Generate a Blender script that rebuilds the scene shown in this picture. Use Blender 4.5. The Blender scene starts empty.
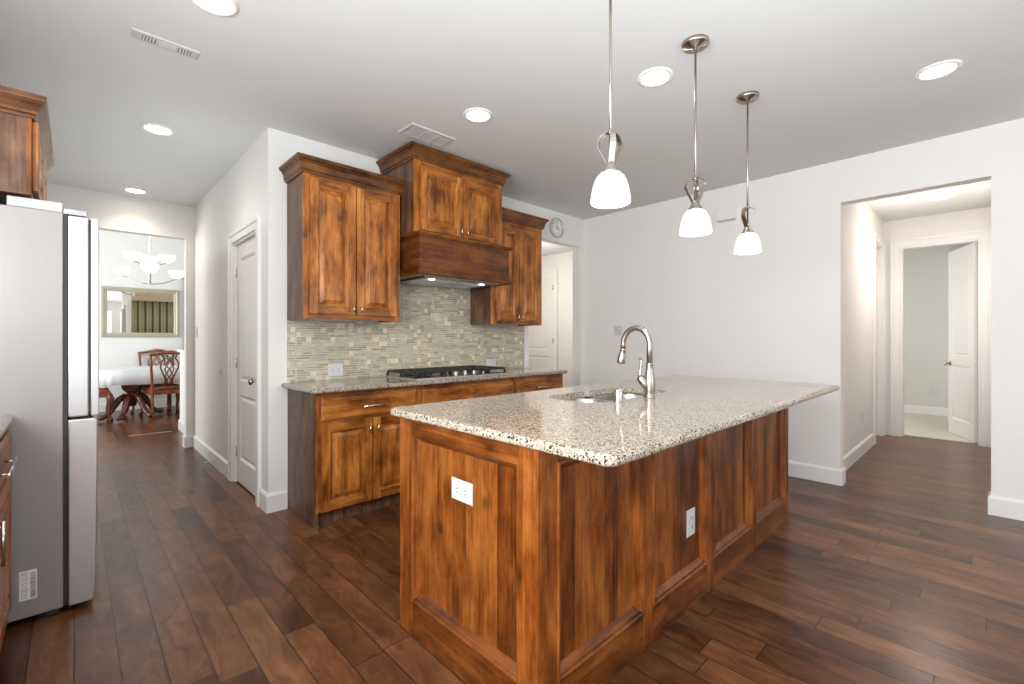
import bpy, bmesh, math, random
from mathutils import Vector, Matrix
random.seed(7)
S = bpy.context.scene
COL = S.collection
PI = math.pi

# ---------------- camera, world, big lights, exposure ----------------
CAMH, CEIL = 1.241, 2.743
cd = bpy.data.cameras.new('camera'); cam = bpy.data.objects.new('camera', cd); COL.objects.link(cam)
cam.location = (0, 0, CAMH)
cam.rotation_euler = (PI/2, 0, math.radians(46.196-90))
cd.sensor_fit = 'HORIZONTAL'; cd.sensor_width = 36; cd.lens = 457.13/1024*36
cd.shift_y = (338.3-342)/1024
cd.clip_start = .02
S.camera = cam
S.view_settings.view_transform = 'Standard'; S.view_settings.look = 'None'
S.view_settings.gamma = 1; S.view_settings.use_curve_mapping = False
S.view_settings.exposure = 0.0
S.cycles.use_denoising = True
S.cycles.max_bounces = 8; S.cycles.diffuse_bounces = 5; S.cycles.glossy_bounces = 4
S.cycles.sample_clamp_indirect = 6
w = bpy.data.worlds.new('sky'); S.world = w; w.use_nodes = True
w.node_tree.nodes['Background'].inputs[0].default_value = (.80, .90, 1, 1)
w.node_tree.nodes['Background'].inputs[1].default_value = 2.0

def area(name, loc, rot, sx, sy, power, color=(1, 1, 1), shape='RECTANGLE', spread=None):
    l = bpy.data.lights.new(name, 'AREA'); l.shape = shape; l.size = sx; l.size_y = sy
    l.energy = power; l.color = color
    if spread: l.spread = spread
    o = bpy.data.objects.new(name, l); COL.objects.link(o); o.location = loc; o.rotation_euler = rot
    return o
DAY = (.94, .975, 1.0)
# daylight through the windows of the room behind the camera
for x in (.55, 2.0, 3.45):
    area('window_daylight', (x, -4.42, 1.5), (PI/2, 0, 0), 1.15, 1.7, 12, DAY)
area('window_daylight', (-2.9, -2.6, 1.5), (PI/2, 0, -PI/2), 2.4, 1.7, 60, DAY)
area('window_daylight', (-.86, .75, 1.66), (PI/2, 0, -PI/2), 2.1, 1.1, 112, DAY)                       # unseen window added over the left counter, lights island end and right wall
# added up-facing fill lights that brighten the kitchen and hallway ceilings
area('ceiling_bounce_fill', (.3, -.9, 1.25), (PI, 0, 0), 3.4, 3.0, 112, (.90, .965, 1.0))
area('ceiling_bounce_fill', (.42, 4.7, 1.95), (PI, 0, 0), .7, 2.6, 6, (.90, .965, 1.0))
area('window_daylight', (-2.5, 8.6, 1.6), (PI/2, 0, -PI/2), 1.8, 1.8, 130, (.97, .985, .98))      # dining room
area('window_daylight', (3.3, 6.9, 1.7), (PI/2, 0, PI/2), 1.0, 1.8, 35, (.93, .97, 1))         # dining room, far side
l = bpy.data.lights.new('mudroom_fill', 'POINT'); l.energy = 50; l.color = (1, .94, .85); l.shadow_soft_size = .15      # added fill without a fixture, brightens the back hall
lo = bpy.data.objects.new('mudroom_fill', l); COL.objects.link(lo); lo.location = (4.9, 5.0, 2.0)
area('window_daylight', (8.8, 2.4, 1.5), (-PI/2, 0, 0), 1.3, 1.5, 32, (.95, .96, .93))          # bedroom

# ---------------- node helpers ----------------
def sv(sock, v):
    if hasattr(v, 'is_linked') or isinstance(v, bpy.types.NodeSocket): sock.id_data.links.new(v, sock)
    else:
        if isinstance(v, (tuple, list)) and len(v) == 3 and sock.type == 'RGBA': v = (*v, 1)
        sock.default_value = v
class NT:
    def __init__(s, name):
        s.m = bpy.data.materials.new(name); s.m.use_nodes = True; s.t = s.m.node_tree
        s.b = s.t.nodes['Principled BSDF']
    def n(s, typ, **k):
        nd = s.t.nodes.new(typ)
        for a, v in k.items():
            if a[0] == '_': sv(nd.inputs[int(a[1:])], v)
            else: setattr(nd, a, v)
        return nd
    def math(s, op, a, b=0.0, c=None):
        nd = s.n('ShaderNodeMath', operation=op); sv(nd.inputs[0], a); sv(nd.inputs[1], b)
        if c is not None: sv(nd.inputs[2], c)
        return nd.outputs[0]
    def pos(s): return s.n('ShaderNodeNewGeometry').outputs['Position']
    def sep(s, v):
        nd = s.n('ShaderNodeSeparateXYZ'); sv(nd.inputs[0], v); return nd.outputs
    def comb(s, x, y, z):
        nd = s.n('ShaderNodeCombineXYZ')
        for i, q in enumerate((x, y, z)): sv(nd.inputs[i], q)
        return nd.outputs[0]
    def scale(s, v, sc):
        nd = s.n('ShaderNodeVectorMath', operation='MULTIPLY'); sv(nd.inputs[0], v); sv(nd.inputs[1], sc); return nd.outputs[0]
    def add(s, v, u):
        nd = s.n('ShaderNodeVectorMath', operation='ADD'); sv(nd.inputs[0], v); sv(nd.inputs[1], u); return nd.outputs[0]
    def noise(s, v, sc, det=4, rough=.5, dist=0):
        nd = s.n('ShaderNodeTexNoise'); sv(nd.inputs['Vector'], v); nd.inputs['Scale'].default_value = sc
        nd.inputs['Detail'].default_value = det; nd.inputs['Roughness'].default_value = rough
        nd.inputs['Distortion'].default_value = dist; return nd.outputs['Fac']
    def white(s, v):
        nd = s.n('ShaderNodeTexWhiteNoise', noise_dimensions='3D'); sv(nd.inputs['Vector'], v); return nd.outputs['Value']
    def ramp(s, fac, stops, interp='LINEAR'):
        nd = s.n('ShaderNodeValToRGB'); nd.color_ramp.interpolation = interp; e = nd.color_ramp.elements
        while len(e) < len(stops): e.new(.5)
        for i, (p, c) in enumerate(stops):
            e[i].position = p; e[i].color = (*c, 1) if len(c) == 3 else c
        sv(nd.inputs[0], fac); return nd.outputs[0]
    def mix(s, f, a, b, mode='MIX'):
        nd = s.n('ShaderNodeMix', data_type='RGBA', blend_type=mode)
        sv(nd.inputs[0], f); sv(nd.inputs[6], a); sv(nd.inputs[7], b); return nd.outputs[2]
    def set(s, **k):
        names = dict(color='Base Color', rough='Roughness', metal='Metallic', emit='Emission Color', es='Emission Strength',
                     spec='Specular IOR Level', coat='Coat Weight', coatr='Coat Roughness', trans='Transmission Weight', normal='Normal', alpha='Alpha', sub='Subsurface Weight')
        for a, v in k.items(): sv(s.b.inputs[names[a]], v)
        return s.m
    def bump(s, h, strength=.2, dist=.01):
        nd = s.n('ShaderNodeBump'); nd.inputs['Strength'].default_value = strength; nd.inputs['Distance'].default_value = dist
        sv(nd.inputs['Height'], h); s.set(normal=nd.outputs[0])
M = {}
def simple(key, color, rough=.5, metal=0, var=.04, scale=6, **k):
    t = NT(key); n = t.noise(t.pos(), scale, 3)
    lo = tuple(max(0, c*(1-var)) for c in color); hi = tuple(min(1, c*(1+var)) for c in color)
    t.set(color=t.ramp(n, [(.3, lo), (.7, hi)]), rough=rough, metal=metal, **k); M[key] = t.m; return t.m

def paint(key, color, bumpy=.12):
    t = NT(key); p = t.pos(); n = t.noise(p, 2.0, 2)
    t.set(color=t.ramp(n, [(.3, tuple(c*.985 for c in color)), (.7, color)]), rough=.75, spec=.25)
    t.bump(t.noise(p, 140, 3, .6), bumpy, .004); M[key] = t.m
paint('wall', (.80, .785, .76)); paint('ceiling', (.69, .69, .685), .25)
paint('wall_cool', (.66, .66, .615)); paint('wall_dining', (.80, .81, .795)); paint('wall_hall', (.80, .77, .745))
simple('trim', (.80, .79, .765), .35, var=.01)
simple('door_white', (.78, .765, .735), .38, var=.01)
simple('plastic', (.60, .60, .60), .35, var=.01)
simple('slot', (.05, .05, .05), .6)
simple('grille', (.52, .52, .515), .45, var=.02)
simple('grille_dark', (.16, .16, .16), .7)
simple('black_iron', (.018, .018, .02), .5)
simple('rubber', (.03, .03, .03), .6)
simple('chrome', (.72, .70, .67), .16, 1, .02)
simple('nickel', (.44, .385, .335), .26, 1, .05)
simple('clock_face', (.85, .85, .82), .5, var=.01); simple('clock_ring', (.62, .60, .58), .3, .6)
simple('ink', (.05, .05, .055), .6)
simple('fridge_side', (.36, .335, .325), .32, .35, .02, 2)
simple('label_paper', (.82, .82, .81), .5, var=.01)
simple('carpet', (.62, .56, .49), .95, var=.12, scale=180)
simple('red_wood', (.22, .062, .022), .28, var=.4, scale=9)
simple('red_wood_dark', (.10, .028, .012), .28, var=.4, scale=9)
simple('seat_leather', (.22, .055, .035), .4)
simple('cloth_white', (.80, .83, .86), .45, var=.02)
simple('drape_dark', (.06, .035, .028), .8, var=.2)
simple('white_metal', (.72, .74, .76), .3, .3)
simple('mat_beige', (.45, .33, .22), .6)
simple('gilt', (.44, .42, .31), .35, .15, .06, 8)
simple('toe', (.035, .016, .008), .6)
t = NT('mirror_glass'); M['mirror_glass'] = t.set(color=t.ramp(t.noise(t.pos(), 3), [(0, (.84, .84, .80)), (1, (.88, .88, .84))]), rough=.015, metal=1)
def glow(key, col, st, base=(.9, .88, .84), rough=.4):
    t = NT(key); n = t.noise(t.pos(), 18, 3, .5, .6)
    t.set(color=base, rough=rough, emit=t.ramp(n, [(.3, tuple(c*.86 for c in col)), (.65, col)]), es=st); M[key] = t.m
glow('lamp_disc', (1, .88, .70), 22); glow('shade_glass', (1, .965, .91), .5); glow('dining_shade', (.95, .98, 1), 1.0)
glow('hood_bulb', (1, .86, .68), 7); glow('bulb', (1, .93, .82), 10)
glow('hall_disc', (1, .93, .85), 3)

# stainless steel with brushed grain
def steel(key, color, rough, sc, metal=1):
    t = NT(key); p = t.scale(t.pos(), sc); n = t.noise(p, 1, 3)
    t.set(color=t.ramp(n, [(.3, tuple(c*.93 for c in color)), (.7, color)]), metal=metal, rough=t.math('MULTIPLY_ADD', n, .1, rough-.05)); M[key] = t.m
steel('steel', (.50, .49, .475), .28, (40, 40, 700)); steel('steel_v', (.50, .49, .48), .26, (500, 500, 8))
steel('fridge_door', (.70, .69, .68), .30, (500, 500, 10), .85)

# knotty alder; grain 'V' vertical, 'H' horizontal
def alder(key, grain, bright=1.0, stave=0, sat=1, rough=.33, red=0):
    t = NT(key); p = t.pos(); s = t.sep(p)
    sc = (24, 24, 1.7) if grain == 'V' else (1.7, 1.7, 24)
    q = t.scale(p, sc)
    if stave:
        k = t.math('FLOOR', t.math('DIVIDE', t.math('ADD', s[0], s[1]), stave))
        r = t.white(t.comb(k, 3.1, 7.7))
        q = t.add(q, t.comb(0, 0, t.math('MULTIPLY', r, 40)))
    warp = t.noise(t.scale(p, (3, 3, 2)), 1.2, 3)
    q2 = t.add(q, t.comb(t.math('MULTIPLY', warp, 3), t.math('MULTIPLY', warp, 3), 0))
    g = t.noise(q2, 1.0, 6, .62, .25)
    fine = t.noise(t.scale(q, (5, 5, 1) if grain == 'V' else (1, 1, 5)), 1.5, 4, .6)
    blot = t.noise(t.scale(p, (7, 7, 2.8) if grain == 'V' else (2.8, 2.8, 7)), 1.3, 6, .65, .2)
    f = t.math('ADD', t.math('MULTIPLY', g, .36), t.math('MULTIPLY', fine, .26))
    f = t.math('ADD', f, t.math('MULTIPLY', blot, .52))
    if stave: f = t.math('ADD', f, t.math('MULTIPLY_ADD', r, .16, -.08))
    B = bright
    c = t.ramp(f, [(.38, (.024*B, .0062*B, .0016*B)), (.48, (.12*B, .033*B, .0055*B)), (.57, (.28*B, .090*B, .014*B)), (.70, (.50*B, .200*B, .044*B))])
    if red: c = t.ramp(f, [(.38, (.016*B, .0038*B, .001*B)), (.48, (.085*B, .021*B, .003*B)), (.57, (.205*B, .053*B, .0075*B)), (.70, (.40*B, .128*B, .024*B))])
    v = t.n('ShaderNodeTexVoronoi'); sv(v.inputs['Vector'], t.scale(p, (1, 1, .75))); v.inputs['Scale'].default_value = 4.6
    knot = t.ramp(v.outputs['Distance'], [(.05, (1, 1, 1)), (.12, (0, 0, 0))])
    c = t.mix(t.math('MULTIPLY', knot, .6), c, (.03*B, .010*B, .004*B))
    if sat != 1:
        h = t.n('ShaderNodeHueSaturation'); h.inputs['Saturation'].default_value = sat; sv(h.inputs['Color'], c); c = h.outputs[0]
    t.set(color=c, rough=rough, spec=.35, coat=.08, coatr=.15); t.bump(fine, .06, .003); M[key] = t.m
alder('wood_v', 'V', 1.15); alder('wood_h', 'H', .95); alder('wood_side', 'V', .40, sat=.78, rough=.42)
alder('isl_panel', 'V', .84, .085, red=1); alder('isl_v', 'V', 1.0, red=1); alder('isl_h', 'H', .70, red=1)
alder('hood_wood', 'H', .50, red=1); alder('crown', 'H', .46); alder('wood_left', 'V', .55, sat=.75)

# hardwood planks running along world Y
def planks(key):
    t = NT(key); p = t.pos(); s = t.sep(p); W = .127
    xr = t.math('DIVIDE', s[0], W); row = t.math('FLOOR', xr); fx = t.math('FRACT', xr)
    ro = t.white(t.comb(row, 1.3, 2.9)); L = t.math('MULTIPLY_ADD', t.white(t.comb(row, 8.3, 5.1)), .5, .75)
    yr = t.math('DIVIDE', t.math('ADD', s[1], t.math('MULTIPLY', ro, 5)), L)
    idx = t.math('FLOOR', yr); fy = t.math('FRACT', yr); r = t.white(t.comb(row, idx, 4.2)); r2 = t.white(t.comb(row, idx, 9.7))
    ex = t.math('MULTIPLY', t.math('MINIMUM', fx, t.math('SUBTRACT', 1, fx)), W)
    ey = t.math('MULTIPLY', t.math('MINIMUM', fy, t.math('SUBTRACT', 1, fy)), L)
    edge = t.math('MINIMUM', ex, ey)
    seam = t.ramp(edge, [(.0012, (1, 1, 1)), (.0032, (0, 0, 0))])
    q = t.add(t.scale(p, (26, 2.2, 1)), t.comb(t.math('MULTIPLY', r, 60), t.math('MULTIPLY', r2, 30), 0))
    wv = t.noise(t.add(t.scale(p, (8, 3, 1)), t.comb(t.math('MULTIPLY', r2, 50), 0, 0)), 1, 3, .5)
    g = t.noise(t.add(q, t.comb(t.math('MULTIPLY', wv, 6), 0, 0)), 1, 6, .62, .6)
    blot = t.noise(t.add(t.scale(p, (7, 4, 1)), t.comb(t.math('MULTIPLY', r, 17), t.math('MULTIPLY', r, 17), 0)), 1, 4, .6, .8)
    f = t.math('ADD', t.math('MULTIPLY', g, .5), t.math('MULTIPLY', blot, .4)); f = t.math('ADD', f, t.math('MULTIPLY_ADD', r, .20, -.05))
    c = t.ramp(f, [(.32, (.038, .0125, .005)), (.47, (.098, .036, .0145)), (.60, (.165, .066, .027)), (.78, (.27, .118, .052))])
    c = t.mix(seam, c, (.014, .006, .004))
    t.set(color=c, rough=.277, spec=.30)
    hgt = t.math('ADD', t.ramp(edge, [(0, (0, 0, 0)), (.004, (1, 1, 1))]), t.math('MULTIPLY', t.noise(t.scale(p, (9, 2.0, 1)), 1, 1), .25))
    t.bump(hgt, .12, .003); M[key] = t.m
planks('planks')

def granite(key, tone=1.0):
    t = NT(key); p = t.pos()
    def vor(sc, off):
        v = t.n('ShaderNodeTexVoronoi'); sv(v.inputs['Vector'], t.add(p, off)); v.inputs['Scale'].default_value = sc
        return t.sep(v.outputs['Color'])[0]
    wob = t.noise(p, 60, 2)
    a = t.ramp(vor(230, (0, 0, 0)), [(0, (.56*tone, .455*tone, .35*tone)), (.30, (.63*tone, .53*tone, .42*tone)), (.52, (.50*tone, .40*tone, .30*tone)), (.66, (.70*tone, .62*tone, .52*tone)), (.86, (.30*tone, .245*tone, .195*tone))], 'CONSTANT')
    cl = t.noise(p, 26, 3, .6)
    b = vor(185, (3.3, 1.7, .9)); thr = t.math('MULTIPLY_ADD', cl, -.22, .955)
    dark = t.math('GREATER_THAN', b, thr)
    c = t.mix(dark, a, (.028, .026, .027)); c = t.mix(t.math('GREATER_THAN', vor(240, (7, 5, 2)), .9), c, (.15, .115, .09))
    t.set(color=c, rough=.09, spec=.5); M[key] = t.m
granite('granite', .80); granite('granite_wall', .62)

def mosaic(key):   # strips of glass and stone with pale squares
    t = NT(key); s = t.sep(t.pos()); x, z = s[0], s[2]
    def tiles(w_, h_, seed, vary=True):
        zr = t.math('DIVIDE', t.math('ADD', z, seed*.013), h_); row = t.math('FLOOR', zr)
        rr = t.white(t.comb(row, seed, 1.1)); w2 = t.math('MULTIPLY_ADD', t.white(t.comb(row, seed, 5.5)), w_*.7, w_*.65) if vary else w_
        xr = t.math('ADD', t.math('DIVIDE', x, w2), t.math('MULTIPLY', rr, 7.0 if vary else 0))
        col = t.math('FLOOR', xr); fx = t.math('FRACT', xr); fz = t.math('FRACT', zr)
        e = t.math('MINIMUM', t.math('MULTIPLY', t.math('MINIMUM', fx, t.math('SUBTRACT', 1, fx)), w_), t.math('MULTIPLY', t.math('MINIMUM', fz, t.math('SUBTRACT', 1, fz)), h_))
        return t.white(t.comb(row, col, seed)), e
    def shade(r): return t.ramp(r, [(0, (.33, .275, .20)), (.25, (.40, .34, .255)), (.5, (.46, .395, .30)), (.72, (.36, .32, .25)), (.88, (.56, .47, .34))], 'CONSTANT')
    r1, e1 = tiles(.10, .0185, 2.0); r2, e2 = tiles(.06, .0095, 5.0)
    # some horizontal bands are the thin strip, chosen by larger blocks
    rb, _ = tiles(.15, .05, 9.0)
    pick = t.math('GREATER_THAN', rb, .72)
    rA = t.mix(pick, shade(r1), shade(r2)); eA = t.math('ADD', t.math('MULTIPLY', e1, t.math('SUBTRACT', 1, pick)), t.math('MULTIPLY', e2, pick))
    rc, ec = tiles(.037, .037, 12.0, False); cs = t.math('GREATER_THAN', rc, .93)
    rd, ed = tiles(.09, .0165, 2.0); 
    c = t.mix(cs, rA, t.mix(t.white(t.comb(rc, 2, 2)), (.66, .52, .35), (.72, .64, .50)))
    e = t.math('ADD', t.math('MULTIPLY', eA, t.math('SUBTRACT', 1, cs)), t.math('MULTIPLY', ec, cs))
    # narrow vertical pencil columns
    xc = t.math('FRACT', t.math('DIVIDE', t.math('ADD', x, .02), .30)); vcol = t.math('LESS_THAN', xc, .035)
    zr = t.math('DIVIDE', z, .06); fz = t.math('FRACT', zr); evc = t.math('MINIMUM', t.math('MULTIPLY', t.math('MINIMUM', xc, t.math('ABSOLUTE', t.math('SUBTRACT', .035, xc))), .3), t.math('MULTIPLY', t.math('MINIMUM', fz, t.math('SUBTRACT', 1, fz)), .06))
    c = t.mix(vcol, c, shade(t.white(t.comb(t.math('FLOOR', zr), t.math('FLOOR', t.math('DIVIDE', x, .3)), 3))))
    e = t.math('ADD', t.math('MULTIPLY', e, t.math('SUBTRACT', 1, vcol)), t.math('MULTIPLY', evc, vcol))
    grout = t.ramp(e, [(.0006, (1, 1, 1)), (.0014, (0, 0, 0))])
    c = t.mix(t.math('MULTIPLY', grout, .85), c, (.66, .61, .50))
    t.set(color=c, rough=.25); M[key] = t.m
mosaic('mosaic')

def stripes(key):
    t = NT(key); s = t.sep(t.pos()); f = t.math('FRACT', t.math('DIVIDE', s[0], .14))
    c = t.ramp(f, [(0, (.05, .035, .02)), (.16, (.27, .23, .13)), (.55, (.20, .17, .095)), (.62, (.30, .26, .15)), (.9, (.04, .03, .02))], 'CONSTANT')
    t.set(color=c, rough=.8); M[key] = t.m
stripes('drape_stripe')

# ---------------- mesh helpers ----------------
class MB:
    def __init__(s): s.v = []; s.f = []; s.mi = []; s.sm = []
    def add(s, vs, fs, mi=0, sm=False):
        o = len(s.v); s.v += [tuple(v) for v in vs]
        for f in fs: s.f.append(tuple(i+o for i in f)); s.mi.append(mi); s.sm.append(sm)
        return s
    def box(s, x0, x1, y0, y1, z0, z1, mi=0):
        if x0 > x1: x0, x1 = x1, x0
        if y0 > y1: y0, y1 = y1, y0
        if z0 > z1: z0, z1 = z1, z0
        return s.add([(x, y, z) for z in (z0, z1) for y in (y0, y1) for x in (x0, x1)],
                     [(0, 2, 3, 1), (4, 5, 7, 6), (0, 1, 5, 4), (2, 6, 7, 3), (0, 4, 6, 2), (1, 3, 7, 5)], mi)
    def rings(s, rings, mi=0, sm=False, close=True, cap0=True, cap1=True):
        n = len(rings[0]); vs = [p for r in rings for p in r]; fs = []
        for i in range(len(rings)-1):
            for j in range(n if close else n-1):
                k = (j+1) % n; fs.append((i*n+j, i*n+k, (i+1)*n+k, (i+1)*n+j))
        s.add(vs, fs, mi, sm)
        o = len(s.v)-len(vs)
        if cap0: s.f.append(tuple(o+j for j in reversed(range(n)))); s.mi.append(mi); s.sm.append(False)
        if cap1: s.f.append(tuple(o+(len(rings)-1)*n+j for j in range(n))); s.mi.append(mi); s.sm.append(False)
        return s
    def lathe(s, prof, c=(0, 0, 0), n=28, mi=0, axis='z', cap0=False, cap1=False):
        rs = []
        for r, h in prof:
            ring = []
            for j in range(n):
                a = 2*PI*j/n; q = (r*math.cos(a), r*math.sin(a), h)
                if axis == 'x': q = (q[2], q[0], q[1])
                if axis == 'y': q = (q[1], q[2], q[0])
                ring.append((c[0]+q[0], c[1]+q[1], c[2]+q[2]))
            rs.append(ring)
        return s.rings(rs, mi, True, True, cap0, cap1)
    def tube(s, pts, r, n=10, mi=0, caps=True, flat=None):
        pts = [Vector(p) for p in pts]; rs = []; up = None
        R = r if isinstance(r, (list, tuple)) else [r]*len(pts)
        for i, p in enumerate(pts):
            d = (pts[min(i+1, len(pts)-1)]-pts[max(i-1, 0)]).normalized()
            if up is None:
                up = Vector((0, 0, 1)) if abs(d.z) < .9 else Vector((1, 0, 0))
            a = d.cross(up).normalized(); up = a.cross(d).normalized()
            rs.append([tuple(p+(a*math.cos(2*PI*j/n)+up*math.sin(2*PI*j/n)*(flat or 1))*R[i]) for j in range(n)])
        return s.rings(rs, mi, True, True, caps, caps)
    def strip(s, pts, width_dir, w_, th, mi=0):      # flat bent strap
        pts = [Vector(p) for p in pts]; W = Vector(width_dir).normalized()*w_/2; rs = []
        for i, p in enumerate(pts):
            d = (pts[min(i+1, len(pts)-1)]-pts[max(i-1, 0)]).normalized(); nn = d.cross(W).normalized()*th/2
            rs.append([tuple(p+W+nn), tuple(p-W+nn), tuple(p-W-nn), tuple(p+W-nn)])
        return s.rings(rs, mi, False)
    def build(s, name, mats, parent=None, bevel=0, seg=2, xf=None, sub=0):
        me = bpy.data.meshes.new(name)
        vs = s.v if xf is None else [tuple(xf @ Vector(v)) for v in s.v]
        me.from_pydata(vs, [], s.f)
        if isinstance(mats, str): mats = [mats]
        for m in mats: me.materials.append(M[m])
        me.polygons.foreach_set('material_index', s.mi); me.polygons.foreach_set('use_smooth', s.sm)
        b = bmesh.new(); b.from_mesh(me); bmesh.ops.recalc_face_normals(b, faces=b.faces); b.to_mesh(me); b.free()
        o = bpy.data.objects.new(name, me); COL.objects.link(o)
        if parent is not None:
            o.parent = parent
            o.matrix_parent_inverse = Matrix.Identity(4)
            if xf is None or True:
                # vertices are given in world space: shift into the parent's space
                inv = wm(parent).inverted(); me.transform(inv)
        if bevel:
            md = o.modifiers.new('bevel', 'BEVEL'); md.width = bevel; md.segments = seg; md.limit_method = 'ANGLE'; md.angle_limit = math.radians(50)
        if sub:
            md = o.modifiers.new('sub', 'SUBSURF'); md.levels = md.render_levels = sub
        return o
def wm(o):
    m = o.matrix_basis.copy(); p = o.parent
    while p is not None: m = p.matrix_basis @ m; p = p.parent
    return m
def thing(name, label, cat, loc=(0, 0, 0), rz=0, group=None):
    o = bpy.data.objects.new(name, None); COL.objects.link(o); o.location = loc; o.rotation_euler = (0, 0, rz)
    o.empty_display_size = .05
    return tag(o, label, cat, group)
def tag(o, label, cat, group=None, kind=None):
    o['label'] = label; o['category'] = cat
    if group: o['group'] = group
    if kind: o['kind'] = kind
    return o
def struct(o, label=None):
    o['kind'] = 'structure'
    if label: o['label'] = label
    return o
def box(name, d, mat, parent=None, bevel=0): return MB().box(*d).build(name, mat, parent, bevel)
def sweep(mb, path, prof, mi=0, closed=False):
    """profile (outward offset, z) along a plan polyline, mitred; outward = right of travel"""
    n = len(path); rs = []
    for i in range(n):
        P = Vector(path[i])
        def nrm(a, b):
            d = (Vector(b)-Vector(a)).normalized(); return Vector((d.y, -d.x))
        if closed or 0 < i < n-1:
            a = nrm(path[i-1], path[i]); b = nrm(path[i], path[(i+1) % n]); m = (a+b)/(1+a.dot(b))
        elif i == 0: m = nrm(path[0], path[1])
        else: m = nrm(path[-2], path[-1])
        rs.append([(P.x+m.x*o, P.y+m.y*o, z) for o, z in prof])
    if closed: rs.append(rs[0])
    return mb.rings(rs, mi, False, True, not closed, not closed)
def ccopy(o, loc=None, rz=None):
    c = o.copy(); COL.objects.link(c)
    for ch in o.children:
        k = ch.copy(); COL.objects.link(k); k.parent = c
        for g in ch.children:
            q = g.copy(); COL.objects.link(q); q.parent = k
    if loc is not None: c.location = loc
    if rz is not None: c.rotation_euler = (0, 0, rz)
    return c

# frame maps: local (a, b, d) -> world; a = along the face, b = up, d = outward
def FM(origin, adir, ddir):
    A = Vector(adir); D = Vector(ddir); O = Vector(origin)
    return lambda a, b, d: tuple(O + A*a + Vector((0, 0, 1))*b + D*d)
def fbox(mb, F, a0, a1, b0, b1, d0, d1, mi=0):
    vs = [F(a, b, d) for d in (d0, d1) for b in (b0, b1) for a in (a0, a1)]
    return mb.add(vs, [(0, 2, 3, 1), (4, 5, 7, 6), (0, 1, 5, 4), (2, 6, 7, 3), (0, 4, 6, 2), (1, 3, 7, 5)], mi)
def frings(mb, F, a0, a1, b0, b1, prof, mi=0, cap=True, mi2=None):
    rs = [[F(a0+i, b0+i, d), F(a1-i, b0+i, d), F(a1-i, b1-i, d), F(a0+i, b1-i, d)] for i, d in prof]
    k = len(mb.mi); mb.rings(rs, mi, False, True, False, cap)
    if mi2 is not None:                       # horizontal members carry the horizontal grain
        for q in range((len(prof)-1)*4):
            if q % 2 == 0: mb.mi[k+q] = mi2
    return mb
def raised_door(F, a0, a1, b0, b1, d0, name='door', parent=None, mats=('wood_v', 'wood_h'), t_=.02, s_=.058):
    mb = MB(); e = .0015
    fbox(mb, F, a0, a0+s_, b0, b1, d0, d0+t_); fbox(mb, F, a1-s_, a1, b0, b1, d0, d0+t_)
    fbox(mb, F, a0+s_, a1-s_, b0, b0+s_, d0, d0+t_-e, 1); fbox(mb, F, a0+s_, a1-s_, b1-s_, b1, d0, d0+t_-e, 1)
    frings(mb, F, a0+s_-.001, a1-s_+.001, b0+s_-.001, b1-s_+.001, [(0, d0+t_-.001), (.006, d0+t_-.003), (.009, d0+t_-.015), (.017, d0+t_-.015), (.040, d0+t_-.004), (.042, d0+t_-.001), (.046, d0+t_-.001)])
    return mb.build(name, list(mats), parent, .0025)
def slab_drawer(F, a0, a1, b0, b1, d0, name='drawer', parent=None):
    mb = MB(); frings(mb, F, a0, a1, b0, b1, [(0, d0), (0, d0+.012), (.006, d0+.016), (.016, d0+.02)])
    return mb.build(name, ['wood_h'], parent)
def bar_pull(F, a, b, d, L, vert=False, parent=None):
    mb = MB()
    if vert: pts = [F(a, b-L/2, d+.028), F(a, b+L/2, d+.028)]; posts = [F(a, b-L*.38, d), F(a, b+L*.38, d)]; pe = [F(a, b-L*.38, d+.028), F(a, b+L*.38, d+.028)]
    else: pts = [F(a-L/2, b, d+.028), F(a+L/2, b, d+.028)]; posts = [F(a-L*.38, b, d), F(a+L*.38, b, d)]; pe = [F(a-L*.38, b, d+.028), F(a+L*.38, b, d+.028)]
    mb.tube(pts, .0055, 10); mb.tube([posts[0], pe[0]], .004, 8); mb.tube([posts[1], pe[1]], .004, 8)
    return mb.build('handle', 'chrome', parent)
def wall(name, d, mat='wall'): return struct(box(name, d, mat))
# wall lying along x or y with rectangular openings [(lo, hi, z0, z1)]
def wall_open(name, axis, c0, c1, lo, hi, z0, z1, ops, mat='wall'):
    mb = MB(); ops = sorted(ops)
    def bx(a, b, za, zb):
        if b-a < 1e-4 or zb-za < 1e-4: return
        if axis == 'x': mb.box(a, b, c0, c1, za, zb)
        else: mb.box(c0, c1, a, b, za, zb)
    cur = lo
    for a, b, za, zb in ops:
        bx(cur, a, z0, z1); bx(a, b, z0, za); bx(a, b, zb, z1); cur = b
    bx(cur, hi, z0, z1)
    return struct(mb.build(name, mat))

# ---------------- the shell ----------------
T = .12
struct(box('floor', (-3.1, 7.67, -4.62, 10.5, -.1, 0), 'planks'))
struct(box('floor_bedroom', (7.67, 10.1, -2.2, 2.6, -.1, .006), 'carpet'))
struct(box('ceiling', (-3.1, 10.1, -4.62, 6.42, CEIL, CEIL+.1), 'ceiling'))
struct(box('ceiling_dining', (-2.7, 3.6, 6.42, 10.5, 3.3, 3.4), 'ceiling'))
YB, XR, XH, YE = 3.55, 4.67, 1.0, 6.30
wall_open('wall_back', 'x', YB, YB+T, XH, XR, 0, CEIL, [(3.66, 4.592, 0, 2.392)])
wall_open('wall_hallway', 'y', XH, XH+T, YB+T, YE, 0, CEIL, [(3.80, 4.53, 0, 2.06)])
wall_open('wall_hallway_end', 'x', YE, YE+T, -.92, 3.6, 0, 3.3, [(-.12, .92, 0, 2.372), (1.17, 2.65, 1.09, 2.372)], 'wall')
wall_open('wall_right', 'y', XR, XR+T, -4.5, YB+T, 0, CEIL, [(-.012, .865, 0, 2.387)])
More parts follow.
